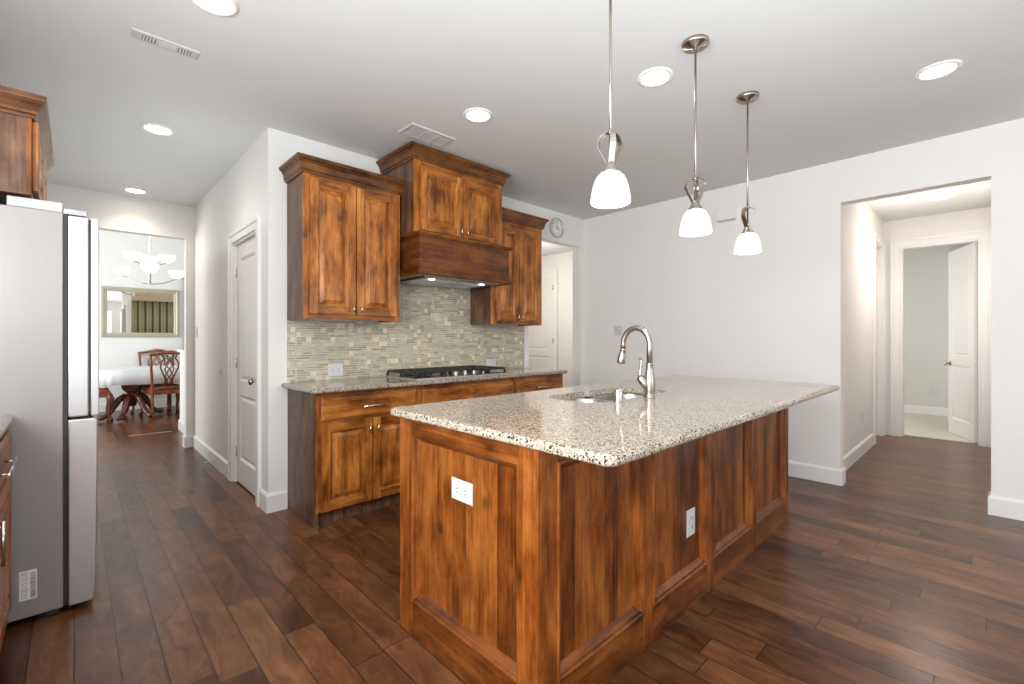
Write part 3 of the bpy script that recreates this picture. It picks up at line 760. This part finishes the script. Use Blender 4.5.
mb.build('lever', 'nickel', t)
# air gap
mb = MB(); ax, ay = 1.885, 1.228
t = thing('air_gap', 'short stainless cylinder cap standing beside the island sink', 'air gap', (ax, ay, .936))
mb.lathe([(.001, .936), (.026, .936), (.026, .941), (.0215, .943), (.0215, .945)], (ax, ay, 0), 24); mb.build('base', 'steel_v', t)
mb = MB(); mb.lathe([(.0215, .945), (.0215, .992), (.0195, .996), (.001, .997)], (ax, ay, 0), 24); mb.build('cap', 'steel_v', t)
# island outlets
plate('island_outlet', FM((IX0+.026, 1.357, .672), (0, -1, 0), (-1, 0, 0)), .125, .08, 'white outlet on the near end panel of the island', 'outlet', horiz=True)
plate('island_outlet', FM((2.103, IY0+.026, .372), (1, 0, 0), (0, -1, 0)), .08, .125, 'white upright outlet on the long bar side of the island', 'outlet')

# ---------------- pendants ----------------
def pendant(loc, rz, label):
    """origin on the ceiling"""
    t = thing('pendant_light', label, 'pendant light', (0, 0, 0), 0, 'glass pendants over the island')
    H = CEIL; zz = lambda z: z-H
    MB().lathe([(.001, -.001), (.066, -.001), (.066, -.016), (.060, -.021), (.054, -.022), (.052, -.026), (.014, -.030), (.010, -.045), (.001, -.045)], (0, 0, 0), 32).build('canopy', 'nickel', t)
    MB().tube([(0, 0, -.03), (0, 0, zz(1.95))], .0055, 12).build('rod', 'nickel', t)
    prof = [(.006, 2.052), (.022, 2.050), (.038, 2.040), (.048, 2.024), (.051, 2.010), (.047, 1.994), (.036, 1.972), (.024, 1.950), (.014, 1.930), (.012, 1.922)]
    for i in range(3):
        a = 2*PI*i/3; r = Vector((math.cos(a), math.sin(a), 0)); wd = Vector((-math.sin(a), math.cos(a), 0))
        MB().strip([r*p+Vector((0, 0, zz(z))) for p, z in prof], wd, .022, .003).build('strap', 'nickel', t)
    MB().lathe([(.001, zz(2.056)), (.012, zz(2.056)), (.012, zz(2.044)), (.006, zz(2.043))], (0, 0, 0), 16).build('collar', 'nickel', t)
    MB().lathe([(.001, zz(1.938)), (.014, zz(1.937)), (.018, zz(1.930)), (.022, zz(1.918)), (.034, zz(1.897)), (.038, zz(1.889)), (.030, zz(1.885))], (0, 0, 0), 24).build('shade_cap', 'nickel', t)
    sh = [(.028, 1.893), (.040, 1.889), (.053, 1.876), (.063, 1.856), (.0705, 1.830), (.0755, 1.803), (.078, 1.786), (.078, 1.776), (.0755, 1.772), (.073, 1.776), (.070, 1.806), (.063, 1.834), (.052, 1.862), (.031, 1.883)]
    MB().lathe([(r, zz(z)) for r, z in sh], (0, 0, 0), 36).build('glass_shade', 'shade_glass', t)
    bo_ = MB().lathe([(.001, zz(1.80)), (.012, zz(1.804)), (.021, zz(1.82)), (.022, zz(1.838)), (.016, zz(1.86)), (.012, zz(1.885))], (0, 0, 0), 16).build('bulb', 'bulb', t)
    t.location = loc; t.rotation_euler = (0, 0, rz)
    return t
p0 = pendant((1.525, 1.03, CEIL), math.radians(-135+0), 'nearest and largest-looking glass pendant, leftmost over the island')
p1 = ccopy(p0, (2.278, 1.03, CEIL), math.radians(20)); p1['label'] = 'middle one of the three glass pendants over the island'
p2 = ccopy(p0, (3.018, 1.035, CEIL), math.radians(50)); p2['label'] = 'farthest glass pendant over the island, rightmost, in front of the door chime'
for x in (1.525, 2.278, 3.018):
    l = bpy.data.lights.new('pendant_lamp', 'POINT'); l.energy = 4; l.color = (1, .93, .84); l.shadow_soft_size = .05
    lo = bpy.data.objects.new('pendant_lamp', l); COL.objects.link(lo); lo.location = (x, 1.03, 1.755)

# ---------------- recessed lights ----------------
def can(loc, label, mat='lamp_disc', power=9, r=.078):
    t = thing('recessed_light', label, 'ceiling light', (0, 0, 0), group='recessed ceiling lights')
    MB().lathe([(r+.022, -.001), (r+.022, -.004), (r+.012, -.009), (r, -.010), (r-.004, -.002)], (0, 0, 0), 36).build('trim_ring', 'trim', t)
    MB().lathe([(r-.003, -.003), (r*.5, -.0035), (.001, -.0035)], (0, 0, 0), 36).build('lens', mat, t)
    t.location = loc
    l = bpy.data.lights.new('can_lamp', 'SPOT'); l.energy = power; l.color = (1, .90, .78); l.spot_size = 2.4; l.spot_blend = 1; l.shadow_soft_size = .07
    lo = bpy.data.objects.new('can_lamp', l); COL.objects.link(lo); lo.location = (loc[0], loc[1], loc[2]-.03)
    return t
C_ = CEIL
can((2.412, 1.327, C_), 'lit recessed ceiling light between the first and second pendants')
can((1.963, 2.377, C_), 'lit recessed ceiling light just in front of the tallest cabinet and ceiling vent')
can((.437, 4.126, C_), 'lit recessed ceiling light in the hallway, before the pantry door', power=24)
can((.455, 6.0, C_), 'lit recessed ceiling light farthest down the hallway, by the dining room opening', power=24)
can((3.493, .196, C_), 'lit recessed ceiling light at the right, in front of the hallway opening')
can((.447, 2.384, C_), 'lit recessed ceiling light cut by the top edge of the photo')
can((6.67, .35, C_), 'recessed ceiling light inside the right hallway', 'hall_disc', 45)
l = bpy.data.lights.new('corridor_fill', 'POINT'); l.energy = 17; l.color = (1, .93, .86); l.shadow_soft_size = .15  # added fill with no fixture, brightens the corridor ceiling and walls
lo = bpy.data.objects.new('corridor_fill', l); COL.objects.link(lo); lo.location = (6.3, .42, 2.2)

# ---------------- ceiling vents ----------------
t = thing('ceiling_vent', 'long narrow white ceiling register with louvres at both ends', 'vent', (.34, 2.90, C_))
vx0, vx1, vy0, vy1 = .205, .475, 2.835, 2.975; G = lambda a, b, d: (a, b, C_-d)
mb = MB(); frings(mb, G, vx0, vx1, vy0+.03, vy1-.03, [(0, .0), (.001, .005), (.006, .008), (.012, .008)], cap=True); 
mb = MB(); frings(mb, G, .203, .478, 2.862, 2.948, [(0, 0), (.0015, .006), (.006, .009), (.010, .009)]); mb.build('frame', 'grille', t)
mb = MB(); mb.box(.308, .382, 2.882, 2.928, C_-.0115, C_-.0085); mb.build('blank_panel', 'plastic', t)
for gx in (.248, .395):
    for q in range(4):
        mb = MB(); xx = gx+q*.0125; mb.box(xx, xx+.007, 2.884, 2.926, C_-.0125, C_-.0088); o = mb.build('louvre', 'plastic', t)
    mb = MB(); mb.box(gx-.004, gx+.05, 2.881, 2.929, C_-.0097, C_-.0089); mb.build('duct_opening', 'grille_dark', t)
t = thing('ceiling_vent', 'white louvred ceiling vent above the tallest cabinet', 'vent', (1.89, 2.88, C_))
mb = MB(); frings(mb, G, 1.70, 2.076, 2.775, 2.975, [(0, 0), (.0015, .006), (.006, .010), (.02, .010), (.026, .004)]); mb.build('frame', 'grille', t)
for q in range(13):
    mb = MB(); xx = 1.732+q*.0242; mb.add([(xx, 2.80, C_-.004), (xx+.014, 2.80, C_-.012), (xx+.014, 2.95, C_-.012), (xx, 2.95, C_-.004), (xx+.001, 2.80, C_-.003), (xx+.015, 2.80, C_-.011), (xx+.015, 2.95, C_-.011), (xx+.001, 2.95, C_-.003)], [(0, 1, 2, 3), (7, 6, 5, 4), (0, 4, 5, 1), (2, 6, 7, 3), (1, 5, 6, 2), (0, 3, 7, 4)])
    mb.build('louvre', 'grille', t)
box('crossbar', (1.84, 1.85, 2.80, 2.95, C_-.014, C_-.009), 'plastic', t); box('crossbar', (1.945, 1.955, 2.80, 2.95, C_-.014, C_-.009), 'plastic', t)
# door chime
t = thing('door_chime', 'white box with a dark lower edge high on the plain right wall', 'door chime', (XR, 1.79, 2.45))
box('cover', (XR-.04, XR, 1.70, 1.885, 2.412, 2.52), 'trim', t, .004); box('grille_slot', (XR-.038, XR-.002, 1.71, 1.875, 2.398, 2.412), 'grille', t)

# ---------------- wall clock ----------------
t = thing('wall_clock', 'small round wall clock above the open doorway', 'clock', (4.13, YB, 2.548)); R0 = .118
MB().lathe([(R0-.02, 0), (R0, 0), (R0, -.022), (R0-.006, -.030), (R0-.016, -.026), (R0-.018, -.014)], (4.13, YB, 2.548), 40, axis='y').build('rim', 'clock_ring', t)
face = MB().lathe([(R0-.017, -.012), (.001, -.012)], (4.13, YB, 2.548), 40, axis='y').build('face', 'clock_face', t)
for hname, angd, L, wd in (('hour_hand', 118, .05, .008), ('minute_hand', -8, .078, .005)):
    a = math.radians(angd); u = Vector((math.sin(a), 0, math.cos(a))); v = Vector((u.z, 0, -u.x)); c = Vector((4.13, YB-.016, 2.548))
    q = [c-u*.012-v*wd/2, c-u*.012+v*wd/2, c+u*L+v*wd/4, c+u*L-v*wd/4]; q2 = [p+Vector((0, -.002, 0)) for p in q]
    MB().add(q+q2, [(0, 1, 2, 3), (7, 6, 5, 4), (0, 4, 5, 1), (1, 5, 6, 2), (2, 6, 7, 3), (3, 7, 4, 0)]).build(hname, 'ink', t)
def text_mesh(body, size, mtx, mat, name, parent, ext=.0006):
    c = bpy.data.curves.new('txt', 'FONT'); c.body = body; c.size = size; c.align_x = 'CENTER'; c.align_y = 'CENTER'; c.extrude = ext
    o = bpy.data.objects.new('txt', c); COL.objects.link(o); bpy.context.view_layer.update()
    me = bpy.data.meshes.new_from_object(o.evaluated_get(bpy.context.evaluated_depsgraph_get())); bpy.data.objects.remove(o)
    me.transform(mtx); me.transform(wm(parent).inverted()); me.materials.clear(); me.materials.append(M[mat])
    m = bpy.data.objects.new(name, me); COL.objects.link(m); m.parent = parent; return m
for n_ in range(1, 13):
    a = 2*PI*n_/12; p = Vector((4.13+.078*math.sin(a), YB-.0135, 2.548+.078*math.cos(a)))
    text_mesh(str(n_), .026, Matrix.Translation(p) @ Matrix.Rotation(PI/2, 4, 'X'), 'ink', 'numeral', face)

# door stop on the hallway baseboard
mb = MB(); c = Vector((XH-.016, 5.18, .05)); mb.tube([c, c+Vector((-.012, 0, 0))], .012, 12); mb.tube([c+Vector((-.01, 0, 0)), c+Vector((-.07, 0, 0))], .004, 8); mb.tube([c+Vector((-.068, 0, 0)), c+Vector((-.085, 0, 0))], .009, 12)
tag(mb.build('door_stop', 'plastic'), 'small white spring door stop on the hallway baseboard', 'door stop')

# ---------------- refrigerator ----------------
t = thing('refrigerator', 'tall grey and stainless french door refrigerator at the left edge', 'refrigerator', (-.40, 3.32, 0))
fy0, fy1 = 2.872, 3.78
box('cabinet_body', (-.775, -.034, fy0, fy1, .035, 1.805), 'fridge_side', t, .004)
mb = MB()
for x in (-.70, -.10):
    for y in (fy0+.06, fy1-.06): mb.lathe([(.001, 0), (.022, 0), (.022, .01), (.012, .014), (.012, .036)], (x, y, 0), 14)
mb.build('feet', 'rubber', t)
box('toe_grille', (-.09, -.045, fy0+.02, fy1-.02, .008, .034), 'rubber', t)
box('gasket', (-.034, -.020, fy0+.006, fy1-.006, .04, 1.80), 'rubber', t)
ym = (fy0+fy1)/2
def rdoor(name, x0, x1, y0, y1, z0, z1, mat, r=.012): return MB().box(x0, x1, y0, y1, z0, z1).build(name, mat, t, r, 3)
for a, b in ((fy0, ym-.003), (ym+.003, fy1)):
    dr = rdoor('door', -.0185, .050, a, b, .884, 1.797, 'fridge_door', .006)
    m2 = MB().box(.050, .058, a+.008, b-.008, .895, 1.788).build('door_gasket', 'rubber', dr)
    m2 = MB().box(.058, .086, a, b, .884, 1.797).build('outer_door', 'fridge_door', dr, .004, 3)
# freezer drawer with a bowed front
mb = MB(); ring = []
prof = [(-.0185, .030), (.064, .030), (.072, .05), (.075, .10), (.079, .30), (.081, .55), (.082, .80), (.080, .862), (.070, .872), (-.0185, .872)]
mb.rings([[(x, fy0, z) for x, z in prof], [(x, fy1, z) for x, z in prof]]); mb.build('freezer_drawer', 'fridge_door', t, .006, 3)
mb = MB(); mb.box(-.205, -.035, fy0+.003, fy1-.01, 1.805, 1.848)
mb.build('hinge_cover', 'grille', t, .004)
mb = MB(); mb.box(-.035, .045, fy0+.008, fy0+.09, 1.800, 1.828); mb.box(-.035, .045, fy1-.09, fy1-.008, 1.800, 1.828); mb.lathe([(.001, 1.835), (.014, 1.835), (.014, 1.80)], (.02, fy0+.05, 0), 14)
mb.build('hinge_bracket', 'steel', t, .003)
mb = MB(); lx0, lx1, lz0, lz1 = -.168, -.115, .112, .238
lab = MB().box(lx0, lx1, fy0-.0008, fy0, lz0, lz1).build('energy_label', 'label_paper', t)
mb = MB(); random.seed(3)
z = lz1-.007
while z > lz0+.006:
    x = lx0+.004
    while x < lx0+.024:
        wd = random.uniform(.003, .007); mb.box(x, min(x+wd, lx0+.025), fy0-.0012, fy0-.0008, z-.0013, z); x += wd+.0015
    z -= random.choice((.0045, .008))
z = lz1-.012
while z > lz0+.008:
    mb.box(lx1-.020, lx1-.004, fy0-.0012, fy0-.0008, z-random.choice((.0008, .0014, .002)), z); z -= .0033
mb.build('print', 'ink', lab)

# cabinet over the fridge
t = thing('fridge_cabinet', 'dark wood cabinet with crown molding above the refrigerator', 'cabinet', (-.45, 3.32, 1.86))
mb = MB(); mb.box(-.795, -.150, 2.865, 2.885, 1.86, 2.215); mb.box(-.795, -.150, 3.765, 3.785, 1.86, 2.215); mb.box(-.795, -.150, 2.885, 3.765, 1.86, 1.88); mb.box(-.795, -.150, 2.885, 3.765, 2.195, 2.215)
mb.build('carcass', 'wood_left', t)
mb = MB(); mb.box(-.150, -.131, 2.865, 2.905, 1.86, 2.215); mb.box(-.150, -.131, 3.745, 3.785, 1.86, 2.215); mb.box(-.150, -.131, 2.905, 3.745, 2.175, 2.215, 1); mb.box(-.150, -.131, 2.905, 3.745, 1.86, 1.90, 1)
mb.build('face_frame', ['wood_v', 'wood_h'], t, .001)
FL = FM((-.131, 0, 0), (0, 1, 0), (1, 0, 0))
for a, b in ((2.89, 3.322), (3.328, 3.76)): raised_door(FL, a, b, 1.885, 2.188, .0, 'door', t)
cp = [(0, 2.19), (.010, 2.19), (.012, 2.202), (.018, 2.208), (.020, 2.218), (.034, 2.245), (.044, 2.262), (.046, 2.268), (.048, 2.284), (0, 2.284)]
mb = MB(); sweep(mb, [(-.795, 3.785), (-.131, 3.785), (-.131, 2.865), (-.795, 2.865)][::-1], [(o, z) for o, z in cp]); mb.box(-.79, -.135, 2.87, 3.78, 2.272, 2.283); mb.build('crown_molding', 'crown', t)

# left base cabinet and countertop
t = thing('base_cabinet', 'wood drawer cabinet at the left edge, beside the refrigerator', 'cabinet', (-.5, 2.2, 0))
mb = MB(); mb.box(-.795, -.225, 1.20, 1.218, 0, .884); mb.box(-.795, -.225, 2.832, 2.85, 0, .884); mb.box(-.795, -.78, 1.218, 2.832, .1, .884); mb.box(-.78, -.225, 1.218, 2.832, .1, .118)
mb.build('carcass', 'wood_left', t)
mb = MB()
for a, b in ((1.20, 1.24), (2.0, 2.04), (2.81, 2.85)): mb.box(-.225, -.207, a, b, .1, .884)
for z0, z1 in ((.1, .125), (.40, .42), (.68, .70), (.85, .884)):
    for a, b in ((1.24, 2.0), (2.04, 2.81)): mb.box(-.225, -.2075, a, b, z0, z1, 1)
mb.build('face_frame', ['wood_v', 'wood_h'], t, .001)
FL = FM((-.207, 0, 0), (0, 1, 0), (1, 0, 0))
for a, b in ((1.225, 2.012), (2.028, 2.835)):
    d = slab_drawer(FL, a, b, .695, .855, 0, 'drawer', t); bar_pull(FL, (a+b)/2, .778, .02, .32, False, d)
    d = raised_door(FL, a, b, .115, .680, 0, 'door', t); bar_pull(FL, a+.10, .60, .02, .14, True, d)
box('toe_kick', (-.28, -.265, 1.218, 2.832, 0, .1), 'toe', t)
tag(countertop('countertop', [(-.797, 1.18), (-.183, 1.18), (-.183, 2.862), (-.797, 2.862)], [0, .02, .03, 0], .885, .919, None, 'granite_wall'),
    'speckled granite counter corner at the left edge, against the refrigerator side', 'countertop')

# ---------------- dining room ----------------
# table
TX, TY = .92, 9.56
t = thing('pedestal_dining_table', 'carved red-brown pedestal dining table under a white cloth', 'table', (TX, TY, 0))
mb = MB(); out = []
for z, s in ((.725, 1), (.755, 1)):
    out.append([(TX+.64*s*math.cos(q*PI/20), TY+.52*s*math.sin(q*PI/20), z) for q in range(40)])
mb.rings(out); mb.build('tabletop', 'red_wood', t, .005)
MB().lathe([(.001, .725), (.10, .725), (.09, .69), (.06, .665), (.075, .64), (.115, .59), (.135, .53), (.125, .46), (.085, .41), (.06, .385), (.085, .36), (.09, .30), (.06, .24), (.055, .19), (.001, .18)], (TX-.26, TY-.3, 0), 24).build('pedestal', 'red_wood_dark', t)
for k_, a in enumerate((200, 245, 300, 20, 100)):
    a = math.radians(a); u = Vector((math.cos(a), math.sin(a), 0)); c = Vector((TX-.26, TY-.3, 0))
    pts = [c+u*r+Vector((0, 0, z)) for r, z in ((.03, .33), (.10, .345), (.17, .30), (.22, .22), (.27, .13), (.33, .075), (.39, .055), (.42, .045))]
    MB().tube(pts, [.04, .045, .045, .04, .034, .032, .042, .03], 12).build('leg', 'red_wood_dark', t)
# cloth
mb = MB(); n_ = 96; top = []; rs = [[], [], [], []]
def outline(a):      # rounded rectangle plan
    ca, sa = math.cos(a), math.sin(a); e = .45
    return (TX+.70*abs(ca)**e*(1 if ca >= 0 else -1), TY+.55*abs(sa)**e*(1 if sa >= 0 else -1))
for j in range(n_):
    a = 2*PI*j/n_; x, y = outline(a); corner = abs(math.sin(2*a))**6
    fold = .016*math.sin(9*a+1)+.010*math.sin(23*a); dx, dy = math.cos(a), math.sin(a)
    rs[0].append((TX+(x-TX)*.97, TY+(y-TY)*.97, .763)); rs[1].append((x, y, .761))
    rs[2].append((x+dx*fold*.5, y+dy*fold*.5, .66)); drop = .54-.05*corner+.012*math.sin(5*a)
    rs[3].append((x+dx*(fold+.01), y+dy*(fold+.01), drop))
mb.rings(rs, 0, True, True, True, False); o = mb.build('tablecloth', 'cloth_white'); md = o.modifiers.new('thick', 'SOLIDIFY'); md.thickness = .003
tag(o, 'glossy white tablecloth draped over the dining table', 'tablecloth')

def dining_chair(label, rz, loc):
    """Chippendale side chair, origin between the feet, front towards +y"""
    t = thing('dining_chair', label, 'chair', (0, 0, 0), 0, 'carved dining chairs')
    W = .25
    MB().rings([[(x*s_, y*s_, z) for x, y in ((-.25, .24), (.25, .24), (.21, -.20), (-.21, -.20))] for z, s_ in ((.435, 1), (.47, .97), (.485, .85))], 0, True).build('seat', 'seat_leather', t, .01)
    mb = MB(); mb.rings([[(x, y, z) for x, y in ((-.26, .25), (.26, .25), (.22, -.21), (-.22, -.21))] for z in (.365, .435)]); mb.build('seat_rail', 'red_wood', t, .006)
    for s in (-1, 1):
        MB().tube([(s*.235, .225, .41), (s*.255, .25, .34), (s*.25, .245, .24), (s*.235, .225, .14), (s*.232, .225, .07), (s*.245, .25, .035), (s*.245, .25, .0)], [.034, .040, .028, .020, .016, .026, .022], 10).build('front_leg', 'red_wood_dark', t)
        MB().tube([(s*.20, -.24, 0), (s*.205, -.21, .2), (s*.205, -.195, .42), (s*.215, -.22, .62), (s*.235, -.26, .85), (s*.245, -.29, .985)], [.018, .019, .022, .019, .018, .018], 8).build('back_post', 'red_wood', t)
    cr = [(x, -.29-.02*(1-(x/.27)**2), 1.0+.022*math.cos(x/.27*PI)+.012*(abs(x)/.27)**3) for x in [(-.27+.54*i/16) for i in range(17)]]
    MB().tube(cr, [.012]+[.02+.012*math.exp(-(c_[0]/.06)**2) for c_ in cr[1:-1]]+[.012], 10).build('crest_rail', 'red_wood', t)
    mb = MB()
    yy = lambda z: -.20-.09*(z-.44)/.54
    def ln(pts, r=.009): mb.tube([(x, yy(z), z) for x, z in pts], r, 6)
    for s in (-1, 1):
        ln([(s*.055, .50), (s*.045, .58), (s*.075, .68), (s*.115, .78), (s*.115, .86), (s*.07, .93), (s*.09, .985)], .012)
        ln([(s*.03, .50), (s*.02, .60), (-s*.03, .68), (-s*.06, .76), (-s*.02, .86), (s*.04, .93), (s*.03, .985)])
        ln([(s*.01, .50), (s*.05, .66), (0, .76), (-s*.06, .83), (0, .93), (s*.06, .985)])
    mb.tube([(-.10, yy(.47), .47), (.10, yy(.47), .47)], .02, 8); mb.tube([(-.21, yy(.47), .455), (.21, yy(.47), .455)], .015, 8)
    mb.build('splat', 'red_wood', t)
    t.location = loc; t.rotation_euler = (0, 0, rz); return t
c0 = dining_chair('carved red-brown dining chair with a pierced back, nearest at the table, seen from behind', math.radians(8), (1.05, 8.87+.27, 0))
c1 = ccopy(c0, (1.0, 10.0, 0), math.radians(165)); c1['label'] = 'carved dining chair behind the table, mostly hidden by the nearer chair'
c2 = ccopy(c0, (.155, 9.30, 0), math.radians(-90)); c2['label'] = 'dining chair at the left of the table, only its curved leg showing past the refrigerator'
# mirror
t = thing('wall_mirror', 'wide mirror in a pale gilt frame on the dining room wall', 'mirror', (.87, 10.37, 1.7))
FMi = FM((0, 10.37, 0), (1, 0, 0), (0, -1, 0)); mx0, mx1, mz0, mz1 = .335, 1.405, 1.262, 2.125
mb = MB(); frings(mb, FMi, mx0, mx1, mz0, mz1, [(0, 0), (0, .022), (.01, .032), (.03, .034), (.045, .024), (.055, .026), (.075, .016), (.08, .008)], cap=False); mb.build('frame', 'gilt', t)
box('glass', (mx0+.07, mx1-.07, 10.360, 10.366, mz0+.07, mz1-.07), 'mirror_glass', t)
# drapes
def drape(name, x0, x1, y, z0, z1, mat, label, rod=True, amp=.03, out=-1, pitch=.09):
    t = thing(name, label, 'curtain', ((x0+x1)/2, y, z0)); mb = MB(); n_ = int((x1-x0)/pitch*10)+2
    rs = []
    for z in (z1, z0): rs.append([(x0+(x1-x0)*i/n_, y+out*.05+amp*math.sin(2*PI*i/10), z) for i in range(n_+1)])
    mb.rings(rs, 0, True, False, False, False); o = mb.build('fabric', mat, t); md = o.modifiers.new('s', 'SOLIDIFY'); md.thickness = .004
    if rod:
        MB().tube([(x0-.10, y+out*.06, z1+.02), (x1+.05, y+out*.06, z1+.02)], .014, 10).build('rod', 'black_iron', t)
        MB().lathe([(.001, -.035), (.025, -.03), (.036, 0), (.025, .03), (.001, .035)], (x0-.12, y+out*.06, z1+.02), 16).build('finial', 'white_metal', t)
    return t
drape('curtain', 1.475, 1.85, 10.36, .05, 2.36, 'drape_dark', 'dark brown curtain panel beside the dining room mirror')
drape('striped_curtain', 1.0, 2.7, YE+T+.02, 1.12, 2.15, 'drape_stripe', 'olive striped curtain above the half wall, seen in the dining mirror', False, .012, 1, .14)
box('valance', (1.0, 2.7, YE+T+.02, YE+T+.14, 2.15, 2.42), 'mat_beige', [o for o in bpy.data.objects if o.name == 'striped_curtain'][0])
# threshold board on the floor
tag(box('threshold_strip', (.50, .945, 7.52, 7.545, -.001, .004), 'mat_beige'), 'thin pale strip crossing the floor before the dining table', 'threshold')
# chandelier
cx_, cy_ = .86, 9.05
t = thing('chandelier', 'white glass and nickel chandelier with upturned bowl shades over the table', 'chandelier', (cx_, cy_, 2.07))
MB().tube([(cx_, cy_, 3.3), (cx_, cy_, 2.76)], .008, 8).build('stem', 'white_metal', t)
MB().lathe([(.001, 3.30), (.07, 3.30), (.065, 3.28), (.012, 3.26)], (cx_, cy_, 0), 20).build('canopy', 'white_metal', t)
MB().lathe([(.012, 2.80), (.022, 2.76), (.014, 2.72), (.03, 2.66), (.012, 2.60), (.012, 2.35), (.02, 2.30), (.014, 2.2), (.018, 2.12), (.03, 2.09), (.001, 2.06)], (cx_, cy_, 0), 16).build('column', 'white_metal', t)
SH = [(.020, 0), (.058, .010), (.092, .042), (.110, .090), (.114, .120), (.110, .120), (.088, .047), (.052, .016), (.001, .012)]
for ring_r, zb, n_, ph in ((.40, 2.22, 3, 24.6), (.24, 2.42, 3, 84.6)):
    for q in range(n_):
        a = math.radians(ph)+2*PI*q/n_; u = Vector((math.cos(a), math.sin(a), 0)); c = Vector((cx_, cy_, 0))
        if zb < 2.3: pp = [(.02, 2.09), (.10, 2.10), (.22, 2.13), (.32, 2.175), (ring_r, zb)]
        else: pp = [(.015, 2.38), (.07, 2.36), (.14, 2.39), (ring_r, zb)]
        ar = MB().tube([c+u*r+Vector((0, 0, z)) for r, z in pp], .008, 8).build('arm', 'nickel', t)
        MB().lathe([(r, zb+z) for r, z in SH], (cx_+u.x*ring_r, cy_+u.y*ring_r, 0), 20).build('shade', 'dining_shade', ar)
l = bpy.data.lights.new('chandelier_lamp', 'POINT'); l.energy = 7; l.color = (1, .97, .93); l.shadow_soft_size = .3
lo = bpy.data.objects.new('chandelier_lamp', l); COL.objects.link(lo); lo.location = (cx_, cy_, 2.75)
